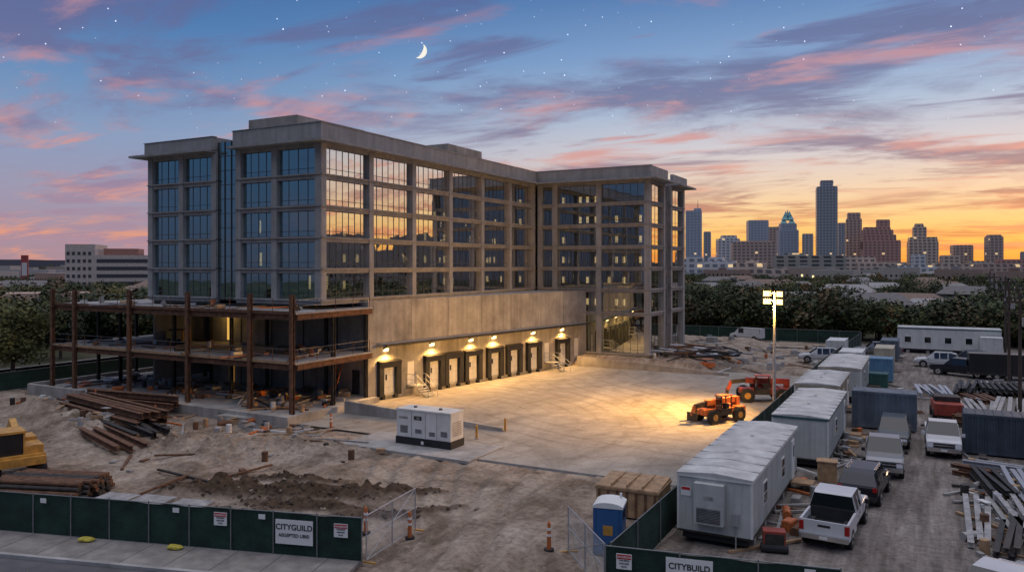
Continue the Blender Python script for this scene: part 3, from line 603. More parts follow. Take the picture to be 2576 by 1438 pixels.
for s in(-1,1):
    for xq in(-.5,.5): mb.cyl((xq,s*.9,.36),(xq,s*1.18,.36),.36,n=16,m=black);mb.cyl((xq,s*1.18,.36),(xq,s*1.19,.36),.2,n=12,m=chrome)
mb.bar((-4.2,0,.5),(-3,0,.6),.12,.12,steel_dark);mb.build('cargo_trailer',(6.6,96,0),rd(4),bevel=.04)
# ------------------------------------------------------------------ telehandlers
def telehandler(loc,rot,paint,up,scl):
    mb=MB()
    mb.box(-.55,.55,-2.3,2.2,.75,1.25,paint);mb.box(-.95,.95,-2.5,-1.5,.8,1.35,paint);mb.box(.35,1.1,-1.2,1.0,.75,1.55,steel_dark);mb.box(.34,1.11,-1.1,.9,1.2,1.6,paint)
    for k in range(5): mb.box(1.1,1.12,-1.0+k*.3,-.85+k*.3,.85,1.15,black)
    mb.box(-1.15,-.4,-.5,.9,.75,1.3,steel_dark)
    for xx in(-1.12,-.45):
        for yy in(-.45,.75): mb.box(xx-.04,xx+.04,yy-.04,yy+.04,1.3,2.5,steel_dark)
    mb.box(-1.2,-.38,-.55,.9,2.5,2.58,paint);mb.box(-1.0,-.6,-.3,.1,1.3,1.75,black);mb.box(-1.1,-.45,.78,.8,1.4,2.4,carglass)
    mb.bar((0.05,-2.3,1.9),(0.05,1.6,1.65+up),.42,.5,paint);mb.bar((0.05,1.5,1.65+up),(0.05,2.9,1.45+up*1.1),.3,.36,steel_dark);mb.bar((0.05,2.9,1.5+up*1.1),(0.05,3.3,.7+up*.6),.26,.3,paint)
    mb.box(-.25,.35,-2.45,-2.0,1.25,2.15,paint);mb.bar((0.05,-.9,1.2),(0.05,.6,1.6+up*.7),.1,.1,chrome)
    mb.box(-.6,.65,3.25,3.35,.3,1.1,steel_dark)
    for s in(-.4,.45): mb.box(s-.06,s+.06,3.35,4.4,.3,.36,steel_dark)
    for y in(-1.55,1.6):
        mb.cyl((-1.0,y,.65),(1.0,y,.65),.12,n=8,m=steel_dark)
        for s in(-1,1):
            x=s*.82;mb.cyl((x,y,.65),(x+s*.42,y,.65),.65,n=22,m=black);mb.cyl((x+s*.42,y,.65),(x+s*.43,y,.65),.30,n=14,m=yellow)
            for q in range(22):
                t=2*math.pi*q/22;mb.box(x if s>0 else x-.42,(x+.42) if s>0 else x,y+.66*math.cos(t)-.04,y+.66*math.cos(t)+.04,.65+.66*math.sin(t)-.04 if math.sin(t)>-.9 else .0,.65+.66*math.sin(t)+.04 if math.sin(t)>-.9 else .06,black)
    o=mb.build('telehandler',loc,rot,bevel=.02);o.scale=(scl,)*3;return o
telehandler((-14.2,60.0,.05),rd(148),orange,.15,.82);telehandler((-12.9,70.6,.05),rd(112),redp,.3,.92)
# excavator at left
mb=MB()
for s in(-1,1):
    mb.box(s*1.1-.3,s*1.1+.3,-1.5,1.5,.1,.75,black)
    for yy in(-1.5,1.5): mb.cyl((s*1.1-.3,yy,.43),(s*1.1+.3,yy,.43),.33,n=16,m=black)
    for k in range(14): mb.box(s*1.1-.32,s*1.1+.32,-1.6+k*.24,-1.5+k*.24,.73,.79,steel_dark)
mb.box(-1.3,1.3,-1.9,1.5,.85,1.35,yellow);mb.box(-1.28,1.28,-2.15,-1.85,.8,1.25,yellow);mb.box(-1.2,.3,-1.55,.0,1.35,2.55,blackgl);mb.box(-1.28,.38,-1.65,.1,2.55,2.68,yellow);mb.box(-1.0,1.2,.05,1.4,1.35,2.0,yellow);mb.box(.35,1.25,-1.6,.0,1.35,1.8,yellow)
for xx in(-1.2,.3):
    for yy in(-1.55,-.8,.0): mb.box(xx-.05,xx+.05,yy-.05,yy+.05,1.35,2.56,yellow)
mb.box(-1.31,-1.3,-1.7,-1.1,.95,1.25,steel_dark);mb.box(-1.315,-1.3,-.4,.6,1.0,1.15,plate)
for k in range(6): mb.box(-1.02,-1.0,.2+k*.18,.3+k*.18,1.5,1.9,black)
mb.bar((.5,1.2,1.6),(.5,3.4,2.4),.35,.5,yellow);mb.bar((.5,3.4,2.4),(.5,5.2,1.2),.28,.36,yellow);mb.cyl((.5,1.6,1.3),(.5,2.8,2.0),.07,n=8,m=chrome);mb.box(0,1,4.9,5.6,.5,1.2,steel_dark)
mb.build('excavator',(-46.4,25.9,0),rd(70),bevel=.04)
# generator
mb=MB();mb.box(-31.35,-27.0,42.1,43.75,.14,.62,black);mb.box(-31.3,-27.05,42.15,43.7,.62,2.42,white);mb.box(-31.34,-27.02,42.11,43.74,2.36,2.46,white)
for xq in(-30.1,-29.0,-28.1): mb.box(xq-.012,xq+.012,42.14,42.151,.7,2.3,steel_dark)
for xq,zq,wq,hq in((-31.0,.9,.6,.5),(-28.7,.85,.45,.35),(-29.8,.95,.5,.35),(-27.8,.9,.5,.4)):
    for k in range(int(hq/.07)): mb.box(xq,xq+wq,42.13,42.15,zq+k*.07,zq+.035+k*.07,steel_dark)
mb.box(-29.9,-29.3,42.135,42.15,1.8,2.05,blackgl);mb.box(-31.1,-30.4,42.135,42.15,1.8,1.95,beam_grey)
for k in range(8): mb.box(-27.05,-27.03,42.4,43.45,.9+k*.12,.96+k*.12,beam_grey)
mb.box(-28.9,-28.6,42.1,42.16,.3,.36,chrome);mb.box(-29.3,-29.1,42.08,42.1,.25,.45,plate)
for xq in(-30.3,-28.3): mb.cyl((xq,42.9,2.4),(xq,42.9,2.55),.12,n=10,m=steel_dark)
gen=mb.build('generator',bevel=.02);text('1.00',(-29.6,42.133,1.92),.17,(1,0,0),(0,-1,0),plate,gen)
# light tower
mb=MB();lx,ly=-10.6,62.8
mb.cyl((0,0,0),(0,0,9.3),.14,.08,12,galv);mb.cyl((0,0,0),(0,0,.3),.35,n=14,m=concrete_flat);mb.box(-.9,.9,-.05,.05,9.15,9.25,galv);mb.box(-.9,.9,-.05,.05,9.75,9.83,galv);mb.cyl((0,0,9.2),(0,0,9.9),.06,n=8,m=galv)
for xx in(-.65,.65):
    for zz_ in(9.15,9.75):
        mb.box(xx-.3,xx+.3,-.12,.06,zz_-.2,zz_+.2,steel_dark);mb.hexa([(xx-.27,-.13,zz_-.22),(xx+.27,-.13,zz_-.22),(xx+.27,-.121,zz_+.17),(xx-.27,-.121,zz_+.17),(xx-.27,-.19,zz_-.22),(xx+.27,-.19,zz_-.22),(xx+.27,-.17,zz_+.17),(xx-.27,-.17,zz_+.17)],lampt)
mb.build('flood_light_tower',(lx,ly,0),rd(-32))
hd=Vector((-math.sin(rd(32)),-math.cos(rd(32)),0));sdv=Vector((math.cos(rd(32)),-math.sin(rd(32)),0))
for xx,zz_,tg in((-.65,9.15,(-19,60,0)),(.65,9.15,(-25,70,0)),(-.65,9.75,(-27,56,0)),(.65,9.75,(-36,74,0))):
    q=Vector((lx,ly,zz_))+hd*.4+sdv*xx;spot('flood_lamp',tuple(q),tg,12500,115,(1,.50,.09),.2,1.0)
# ------------------------------------------------------------------ fences
def fence(name,p0,p1,h=1.9,sp=3.0,screen=greenfab):
    p0=Vector((p0[0],p0[1],0));p1=Vector((p1[0],p1[1],0));u=(p1-p0).normalized();L_=(p1-p0).length;n_=Vector((u.y,-u.x,0))
    mb=MB();mb.T=frameT(p0,u,n_);k=max(1,round(L_/sp))
    for i in range(k+1):
        a=L_*i/k;mb.cyl((a,.1,-.1),(a,.1,h+.06),.027,n=7,m=galvd);mb.box(a-.25,a+.25,-.4,.5,0,.05,galvd) if i%2 else None
    mb.cyl((0,.1,h),(L_,.1,h),.022,n=6,m=galvd);mb.cyl((0,.1,.1),(L_,.1,.1),.02,n=6,m=galvd)
    n=int(L_/.4)+1
    for i in range(n):
        a0=L_*i/n;a1=L_*(i+1)/n;f=lambda a,z:.02+.05*noise.noise(Vector((a*.9+p0.x,z,p0.y)))
        tp=lambda a:h-.03-.09*abs(noise.noise(Vector((a*.5,5,p0.x))))
        pts=[(a0,f(a0,0),.08),(a1,f(a1,0),.08),(a1,f(a1,2)+.02,h*.5),(a0,f(a0,2)+.02,h*.5),(a1,f(a1,4),tp(a1)),(a0,f(a0,4),tp(a0))]
        mb.add(pts,[(0,1,2,3),(3,2,4,5)],screen)
    return mb.build(name,smooth=False),p0,u,n_
f1,fa,fu_,fn_=fence('fence',(-65,11.97),(-20.1,24.8),1.85,1.95)
f2,f2a,f2u,f2n=fence('fence',(-10.3,26.4),(-2.6,28.02),1.9,2.55)
fence('fence',(-10.25,26.5),(-10.1,88),1.95,3.0);fence('fence',(-10.1,88),(-9.0,126),1.95,3.2);fence('fence',(-48,126.5),(-9.0,127),2.0,3);fence('fence',(-77,126),(-77,20),1.8,3)
def sign(par,org,u,n_,s,zc,wd,ht,lines_,red=False,off=.16):
    c=Vector(org)+u*s+n_*off;mb=MB();mb.T=frameT((c.x,c.y,0),u,n_)
    mb.box(-wd/2,wd/2,0,.012,zc-ht/2,zc+ht/2,plate)
    if red: mb.box(-wd/2+.02,wd/2-.02,.012,.016,zc+ht/2-.19,zc+ht/2-.03,redsign)
    o=mb.build('sign')
    for t,sz,dz,m in lines_:
        q=c+n_*.022;text(t,(q.x,q.y,zc+dz),sz,u,n_,m,o)
FA_=Vector((-36.9,20,0))
sign(f1,FA_,fu_,fn_,14.55,1.08,1.66,1.0,[('CITYGUILD',.32,.19,textm),('AEGSPTED UBIS!',.19,-.14,textm)])
sm=[('DANGEROUS',.095,.16,plate),('THIS SERVE',.075,.04,textm),('AND SAFE',.075,-.07,textm),('SIGNS',.075,-.18,textm)]
sign(f1,FA_,fu_,fn_,11.2,1.4,.6,.55,sm,True);sign(f1,FA_,fu_,fn_,16.6,1.3,.6,.55,sm,True);sign(f1,FA_,fu_,fn_,9.1,1.62,.3,.2,[]);sign(f1,FA_,fu_,fn_,13.1,1.62,.3,.2,[]);sign(f1,FA_,fu_,fn_,2.5,1.6,.3,.2,[])
F2A=Vector((-10.3,26.4,0));sign(f2,F2A,f2u,f2n,2.95,1.2,1.6,1.1,[('CITYBUILD',.29,.25,textm),('MSTTERM UBISI',.19,-.03,textm)]);sign(f2,F2A,f2u,f2n,.68,1.42,.55,.55,sm,True);sign(f2,F2A,f2u,f2n,6.9,1.72,.35,.2,[])
def gate(p0,p1,h):
    p0=Vector((*p0,0));p1=Vector((*p1,0));u=(p1-p0).normalized();L_=(p1-p0).length;mb=MB();mb.T=frameT(p0,u,(u.y,-u.x,0))
    for a in(0,L_/2,L_): mb.cyl((a,0,.05),(a,0,h),.03,n=7,m=galv)
    for z in(.1,h*.55,h): mb.cyl((0,0,z),(L_,0,z),.025,n=6,m=galv)
    mb.cyl((0,0,.1),(L_,0,h),.018,n=5,m=galv)
    s=.13;k=int((L_+h)/s)
    for i in range(k):
        c=i*s
        a0,z0=(c,.1) if c<L_ else (L_,.1+c-L_);a1,z1=(0,.1+c) if c<h-.1 else (c-h+.1,h)
        mb.cyl((a0,0,z0),(a1,0,z1),.004,n=3,m=galv);mb.cyl((L_-a0,0,z0),(L_-a1,0,z1),.004,n=3,m=galv)
    for a in(0,L_): mb.box(a-.04,a+.04,-.45,.45,0,.06,yellow)
    return mb.build('chain_link_gate')
gate((-20.0,24.9),(-20.5,29.0),1.9);gate((-13.3,29.8),(-10.4,26.5),1.9)
for x,y in((-20.3,28.3),(-22.2,27.6),(-13.95,29.3),(-38.6,44),(-60,40),(-52,39.5)):
    mb=MB();mb.cyl((0,0,0),(0,0,.08),.22,n=10,m=black);mb.cyl((0,0,.08),(0,0,1.15),.10,.07,12,orange)
    for z in(.6,.85): mb.cyl((0,0,z),(0,0,z+.1),.096,.09,12,plate)
    mb.cyl((0,0,1.15),(0,0,1.22),.06,.03,10,orange);mb.build('traffic_delineator',(x,y,HW(x,y)[0]-.02))
mb=MB();mb.box(-.58,.58,-.58,.58,.12,2.0,blue);mb.box(-.62,.62,-.62,.62,0,.12,steel_dark);mb.box(-.46,.46,-.6,-.58,.18,1.95,blue);mb.box(-.2,.2,-.61,-.6,.9,1.3,yellow)
for s in(-1,1): mb.box(s*.56-.05,s*.56+.05,-.61,-.55,.12,2.02,blue)
n=8
for k in range(n):
    a=-.62+1.24*k/n;b_=-.62+1.24*(k+1)/n;za=2.02+.22*math.sqrt(max(0,1-(a/.66)**2));zb_=2.02+.22*math.sqrt(max(0,1-(b_/.66)**2))
    mb.hexa([(a,-.62,2.0),(b_,-.62,2.0),(b_,.62,2.0),(a,.62,2.0),(a,-.62,za),(b_,-.62,zb_),(b_,.62,zb_),(a,.62,za)],plate)
for k in range(4): mb.box(.58,.6,-.4+k*.2,-.33+k*.2,1.5,1.85,steel_dark)
mb.cyl((.4,.4,2),(.4,.4,2.4),.05,n=8,m=plate);mb.build('portable_toilet',(-11.75,30.6,0),rd(12),bevel=.02)
mb=MB();mb.box(-1.5,1.5,-1.2,1.2,.15,1.45,wood);mb.box(-1.55,1.55,-1.25,1.25,1.35,1.47,wood);mb.hexa([(-1.5,-1.2,1.47),(1.5,-1.2,1.47),(1.5,1.2,1.47),(-1.5,1.2,1.47),(-1.5,-1.2,1.5),(1.5,-1.2,1.5),(1.5,1.2,1.62),(-1.5,1.2,1.62)],wood)
for k in range(7): mb.box(-1.4+k*.45,-1.3+k*.45,-1.25,-1.2,.15,1.35,steel_rust)
for k in(-.75,0,.75): mb.box(k-.03,k+.03,-1.2,1.2,1.55,1.66,wood)
mb.build('dumpster',(-12.6,36.0,0),rd(3))
sbm=mat('sandbag',(.5,.42,.06),.8)
for a,o in((5.0,.5),(9.3,.5)):
    q=FA_+fu_*a+fn_*o;bpy.ops.mesh.primitive_uv_sphere_add(segments=16,ring_count=8,radius=1,location=(q.x,q.y,.2));o_=bpy.context.object;o_.scale=(.34,.18,.11);o_.name='sandbag';o_.data.materials.append(sbm);o_.rotation_euler=(0,.05,U(0,.6))
    for v in o_.data.vertices: v.co*=1+.25*noise.noise(v.co*1.7+Vector((a,0,0)))
# ------------------------------------------------------------------ material stacks & clutter
def stack(name,x,y,n,ln,rot,m,sp=.4,h=.3,layers=2,z=.05,jit=.05):
    mb=MB()
    for l in range(layers):
        for i in range(n-l):
            xx=(i-(n-l)/2)*sp+U(-jit,jit);o=U(-.4,.4);a=U(-jit,jit)
            mb.ibeam((xx-a,-ln/2+o,z+h/2+l*(h+.1)),(xx+a,ln/2+o,z+h/2+l*(h+.1)),sp*.6,h,m)
    for q in(-.3,.3): mb.box(-n*sp/2-.2,n*sp/2,ln*q-.08,ln*q+.08,0,z,wood)
    return mb.build(name,(x,y,0),rot)
S_='steel_beam_stack'
stack(S_,2.3,42.5,3,8,rd(-2),beam_grey,.42,.22,1,jit=.15);stack(S_,3.4,39.6,3,5,rd(-6),steel_dark,.4,.2,2,jit=.2);stack(S_,3.7,43.2,3,6,rd(4),beam_grey,.4,.2,2,jit=.2);stack(S_,3.2,48.4,4,5,rd(8),steel_dark,.4,.25,2,jit=.2);stack(S_,4.6,49,5,6,rd(3),galv,.4,.2,2,jit=.15);stack(S_,3.6,53,3,3,rd(80),galv,.5,.2,2);stack(S_,2.6,51.2,3,2.4,rd(65),steel_rust,.35,.2,2)
stack(S_,2.6,76,7,6,rd(5),beam_grey,.5,.3,1,jit=.12);stack(S_,6.2,74,7,8,rd(-6),beam_grey,.5,.3,2,jit=.12);stack(S_,4.2,67,6,5,rd(70),steel_rust,.4,.3,2);stack(S_,.5,83,6,6,rd(8),galv,.5,.3,1,jit=.2);stack(S_,6,86,8,6,rd(3),steel_dark,.5,.3,2);stack(S_,3.3,85,5,6,rd(-4),steel_dark,.45,.3,2,jit=.15);stack(S_,4.4,80,5,4,rd(20),steel_rust,.45,.3,1,jit=.15)
stack(S_,-55,38.4,5,13,rd(78),steel_rust,.6,.4,2,z=.6,jit=.2);stack(S_,-50,36.3,4,9,rd(70),steel_dark,.6,.4,1,z=.4,jit=.3);stack(S_,-58,42,3,10,rd(95),steel_rust,.5,.4,2,z=.6,jit=.2);stack(S_,-48,33.5,3,8,rd(70),steel_rust,.6,.35,1,z=.3,jit=.3)
mb=MB()
for l in range(4):
    for i in range(12-l): mb.cyl((U(-.2,.2),(i+l*.5)*.26,.35+l*.22),(5.2+U(-.3,.3),(i+l*.5)*.26+.15,.35+l*.22),.12,n=9,m=steel_rust if U(0,1)>.5 else steel_dark)
mb.build('pipe_pile',(-42.8,22.6,-.25),rd(18))
mb=MB()
for i in range(3): mb.box(i*2.1,i*2.1+1.8,0,1.6,.35+U(0,.2),.45+U(.1,.2),beam_grey);mb.box(i*2.1+.1,i*2.1+1.5,.1,1.4,.0,.35,wood)
mb.build('formwork_panels',(-35.6,23.2,.1),rd(14))
mb=MB()
for i in range(60):
    a=U(0,6.28);l=U(1.5,5);x=-25.5+U(-7,7);y=92+U(-4,5);z=1.2+U(0,.7)
    m=random.choice([galv,beam_grey,steel_dark,steel_rust,blackgl]);(mb.cyl((x,y,z),(x+l*math.cos(a),y+l*math.sin(a)*.5,z+U(-.3,.5)),U(.06,.2),n=8,m=m) if i%2 else mb.bar((x,y,z),(x+l*math.cos(a),y+l*math.sin(a)*.5,z+U(-.2,.4)),U(.2,.7),U(.05,.3),m))
mb.build('scrap_pile')
def clutter(name,boxes,n,zf,smax=.5,seed=1,pal=None):
    r=random.Random(seed);mb=MB();pal=pal or [wood,beam_grey,steel_dark,white,galv,steel_rust,concrete_flat,beam_grey,steel_dark,steel_rust,orange]
    for i in range(n):
        x0,x1,y0,y1=r.choice(boxes);x=r.uniform(x0,x1);y=r.uniform(y0,y1);z=zf(x,y) if callable(zf) else zf;m=r.choice(pal);k=r.random()
        mb.T=Matrix.Translation((x,y,z))@Matrix.Rotation(r.uniform(0,6.28),4,'Z')
        if k<.45: s=r.uniform(.12,smax);mb.box(-s,s,-s*.6,s*.6,0,s*r.uniform(.3,1.2),m);mb.box(-s*.8,s*.8,-s*.5,s*.5,s*1.2,s*1.24,m) if s>.35 else None
        elif k<.8: l=r.uniform(.8,3);mb.bar((-l,0,.08),(l,0,.08+r.uniform(0,.1)),.15,.1,m)
        elif k<.92: mb.cyl((0,0,0),(0,0,.6),.2,n=10,m=m)
        else: mb.cyl((0,-.5,.2),(0,.5,.2),.2,n=10,m=m)
    return mb.build(name)
gz=lambda x,y:HW(x,y)[0]-.05
clutter('construction_debris',[(-73,-43,45.5,53.5)],120,.5,.5,1);clutter('construction_debris',[(-73,-44,45.5,53.5)],40,4.46,.45,2);clutter('construction_debris',[(-73,-44,45.2,48.2)],22,8.31,.35,3)
clutter('construction_debris',[(-70,-42,38,43),(-48,-38,40,43.5),(-60,-46,34,40)],100,gz,.45,4);clutter('construction_debris',[(-3.5,-1,66,82),(-5.2,-3.8,84,112),(1,8,62,70),(2,4.5,45,57),(-6.3,-5.2,34,48),(-5,-4.2,50,60),(1.6,4,36,50)],170,gz,.4,5)
clutter('construction_debris',[(-30,-14,87,120)],70,gz,.8,6);clutter('construction_debris',[(4,12,85,112),(-14,-11,96,122)],70,gz,.6,8)
clutter('construction_debris',[(-44,-34,26,33),(-37,-30,23.4,25.4),(-40,-30,34,40)],34,gz,.3,12,[wood,steel_dark,steel_rust,beam_grey,steel_rust])
rockm=mat('rock',(.30,.235,.18),.95,var=.3,scale=4)
r=random.Random(5);mb=MB()
for i in range(1100):
    x=r.uniform(-60,-11);y=r.uniform(21,43.5)
    if x<-20 and (x+36.9)*.2747-(y-20)*.9616>-.5: continue
    if x>-34.5 and y>41: continue
    if x>-24 and r.random()<.6: continue
    s=r.uniform(.02,.08)*(2.2 if r.random()<.07 else 1);z=gz(x,y)
    p=[(x+s*a*r.uniform(.7,1.3),y+s*b_*r.uniform(.7,1.3),z+s*c_*r.uniform(.6,1.1)) for a,b_,c_ in((-1,-1,0),(1,-1,0),(1,1,0),(-1,1,0),(-.6,-.6,1),(.6,-.6,1),(.6,.6,1),(-.6,.6,1))];mb.hexa(p,rockm)
clod=mat('soil_clod',(.07,.048,.032),.95,var=.4,scale=4)
for i in range(1000):
    x=r.uniform(-36,-20);y=r.uniform(25.5,35)
    h_,d_=HW(x,y)
    if d_<.43: continue
    s=r.uniform(.03,.12);z=h_-.05
    p=[(x+s*a*r.uniform(.6,1.3),y+s*b_*r.uniform(.6,1.3),z+s*c_*r.uniform(.5,1.3)) for a,b_,c_ in((-1,-1,0),(1,-1,0),(1,1,0),(-1,1,0),(-.6,-.6,1),(.6,-.6,1),(.6,.6,1),(-.6,.6,1))];mb.hexa(p,clod)
mb.build('rubble')
mb=MB()
for i in range(5): mb.box(-.25,.25,i*.3,i*.3+.04,i*.55+.3,i*.55+.34,orange)
for s in(-.28,.28): mb.bar((s,0,0),(s,1.5,3.0),.06,.08,orange)
mb.build('ladder',(-45.9,52.2,.5))
mb=MB();mb.box(-1,1,-.6,.6,.2,1.2,yellow);mb.box(-.8,.3,-.5,.5,1.2,1.35,steel_dark)
for s in(-.6,.6): mb.cyl((s,-.7,.25),(s,.7,.25),.25,n=12,m=black)
mb.build('air_compressor',(-63.5,50.8,4.46),rd(8),bevel=.04)
mb=MB();mb.box(-.45,.45,-.3,.3,.2,.9,redp);mb.box(-.38,.38,-.32,-.3,.35,.8,steel_dark);mb.cyl((-.55,-.2,.2),(.55,-.2,.2),.2,n=12,m=black);mb.bar((0,.4,.3),(0,1.0,.6),.06,.06,steel_dark);mb.build('portable_generator',(-5.75,34.0,0),rd(15),bevel=.03)
mb=MB();mb.box(-1,1,-1.6,1.6,.4,1.3,redp);mb.box(-.9,.9,-.4,1.2,1.3,1.7,steel_dark)
for s in(-1,1):
    for yy in(-1,1): mb.cyl((s*.8,yy,.4),(s*1.1,yy,.4),.4,n=14,m=black)
mb.build('welding_trailer',(1.2,70,0),rd(5),bevel=.04)
mb=MB();mb.box(-.5,.5,-.4,.4,.0,1.1,wood);mb.box(-.55,.55,-.45,.45,1.1,1.16,wood);mb.build('wooden_crate',(-5.0,46.4,0),.1)
# ------------------------------------------------------------------ trees
leafA=mat('leaf_dark',(.042,.058,.024),.8,var=.4,scale=.5,orand=1);leafB=mat('leaf_mid',(.075,.088,.034),.8,var=.4,scale=.5,orand=1);leafC=mat('leaf_autumn',(.13,.09,.042),.8,var=.4,scale=.5,orand=.8);bark=mat('bark',(.07,.05,.04),.95)
def treemesh(name,hh,cr,nleaf,ls,seed,pal):
    r=random.Random(seed);mb=MB();mb.cyl((0,0,-.05*hh),(0,0,.4*hh),.03*hh,.018*hh,7,bark);bl=[]
    for i in range(13):
        a=r.uniform(0,6.28);q=r.uniform(0,.75)*cr;z=r.uniform(.38,.85)*hh;c=Vector((q*math.cos(a),q*math.sin(a),z));bl.append((c,r.uniform(.22,.42)*cr*1.1,r.choice(pal)))
        mb.cyl((0,0,r.uniform(.2,.4)*hh),tuple(c),.012*hh,.004*hh,5,bark)
    for i in range(nleaf):
        c,R_,m=bl[i%len(bl)];d=Vector((r.gauss(0,1),r.gauss(0,1),r.gauss(0,1))).normalized();pnt=c+d*R_*r.uniform(.55,1.08);pnt.z=max(pnt.z,.22*hh)
        a=Vector((r.gauss(0,1),r.gauss(0,1),r.gauss(0,.6))).normalized();b_=a.cross(d+Vector((.01,.02,.03))).normalized()
        s=ls*r.uniform(.5,1.2);mm=m if r.random()<.8 else r.choice(pal)
        mb.quad([tuple(pnt-a*s),tuple(pnt-b_*s*.7),tuple(pnt+a*s),tuple(pnt+b_*s*.7)],mm)
    return mb
k=0
for x,y,h in((-80.6,45.0,9.0),(-97,60,7.5),(-80.5,80,6.0),(-79.5,95,6.5),(-96,78,7),(-98,50,8)):
    treemesh('t',h,h*.55,5200,.21,20+k,[leafA,leafA,leafB]).build('oak_tree',(x,y,0),U(0,6));k+=1
for x,y,h in((-30,134,8.0),(-21,137,7),(-36,140,8.5),(-13,140,6.5),(-25,146,8),(12,140,5.5),(-42,136,9),(-17,150,7)):
    treemesh('t',h,h*.55,3200,.24,40+k,[[leafA,leafB,leafC],[leafB,leafC],[leafA,leafB]][k%3]).build('oak_tree',(x,y,0),U(0,6));k+=1
def forest(name,pts,tm):
    vs=[];f=[]
    for x,y,s,a,z in pts:
        b0=len(vs);q=s/2
        for c_,d_ in((-q,-q),(q,-q),(q,q),(-q,q)): vs.append((x+c_*math.cos(a)-d_*math.sin(a),y+c_*math.sin(a)+d_*math.cos(a),z))
        f.append((b0,b0+1,b0+2,b0+3))
    me=bpy.data.meshes.new(name);me.from_pydata(vs,[],f);o=bpy.data.objects.new(name,me);sc.collection.objects.link(o)
    o.instance_type='FACES';o.use_instance_faces_scale=True;o.instance_faces_scale=1.0;o.show_instancer_for_render=False
    c=tm.build(name+'_crown');c.parent=o
houses=[]
r=random.Random(11);P=[[],[],[],[],[],[]]
hl_=[(-3.4,158,13,9,6.5,(.34,.33,.33)),(1.0,175,16,9,5.0,(.38,.34,.32)),(-1.2,192,14,9,5.5,(.42,.38,.36)),(5.5,188,18,10,4.5,(.36,.34,.32)),(-8.0,200,13,9,5.2,(.40,.36,.34)),(2.5,240,16,9,6,(.30,.27,.25)),(-5,245,14,9,6,(.34,.3,.26)),(-10,290,18,10,6.5,(.4,.37,.34)),(-63,180,22,12,5,(.45,.34,.27)),(-60,330,24,14,6,(.4,.38,.36)),(-58,420,30,16,8,(.4,.25,.2))]
for i in range(12): hl_.append((13+i*2.3+r.uniform(-.4,.4),r.uniform(270,340),r.uniform(12,24),20,r.uniform(17,31),(.25,.22,.2)))  # unseen mid-rise band right of frame, added to block low sky in facade reflections
for i in range(110):
    side=r.random()
    b_=r.uniform(-19,7) if side<.75 else r.uniform(-63,-52)
    d=260+1000*r.random()**1.2
    big=r.random()<.30 and d>420
    c=r.choice([(.42,.38,.34),(.46,.44,.42),(.34,.24,.2),(.3,.27,.25),(.50,.46,.42),(.38,.3,.25)])
    hl_.append((b_,d,r.uniform(20,40) if big else r.uniform(10,16),r.uniform(12,18) if big else r.uniform(8,10),r.uniform(7.2,10) if big else r.uniform(4.6,6.6),c))
HL=[]
for b_,d,wd,dp,h,c in hl_:
    br=rd(b_);x,y=d*math.sin(br),d*math.cos(br)
    if any(math.hypot(x-a,y-b)<(wd*.6+c_) for a,b,c_ in houses): continue
    houses.append((x,y,wd*.6));HL.append((x,y,wd,dp,h,c))
X,Y=-172,103;houses.append((X,Y,17))
def ok(x,y):
    if -100<x<30 and y<131: return False
    if -95<x<-82: return False
    for hx,hy,hr in houses:
        dx,dy=x-hx,y-hy
        if abs(dx)>hr*3.5 or abs(dy)>hr*3.5: continue
        if abs(dx)<hr and abs(dy)<hr: return False
        dd=math.hypot(hx,hy);t=(x*hx+y*hy)/dd
        if 0<dd-t<hr*2.4 and abs(x*hy-y*hx)/dd<hr*.5: return False
    return True
for i in range(13000):
    u=r.random();b_=rd(r.uniform(-64,8) if r.random()<.75 else r.uniform(8,58));d=134+1500*u**1.8
    x,y=d*math.sin(b_),d*math.cos(b_)
    if not ok(x,y): continue
    if d>220 and -52<math.degrees(b_)<-19: continue
    if noise.noise(Vector((x*.012,y*.012,1)))>.34: continue
    s=r.uniform(3.8,7.2) if d<260 else r.uniform(3.6,6.6)
    if r.random()<.07: s*=1.3
    if d>900: s*=1.5
    P[r.randrange(6)].append((x,y,s,r.uniform(0,6.28),-.3))
for i in range(6):
    forest('distant_trees',P[i],treemesh('t',1,[.66,.55,.75,.6,.5,.7][i],480,.05,90+i,[[leafA,leafB],[leafA,leafA,leafB],[leafB,leafC,leafA],[leafA,leafC,leafB],[leafC,leafC,leafB],[leafA]][i]))
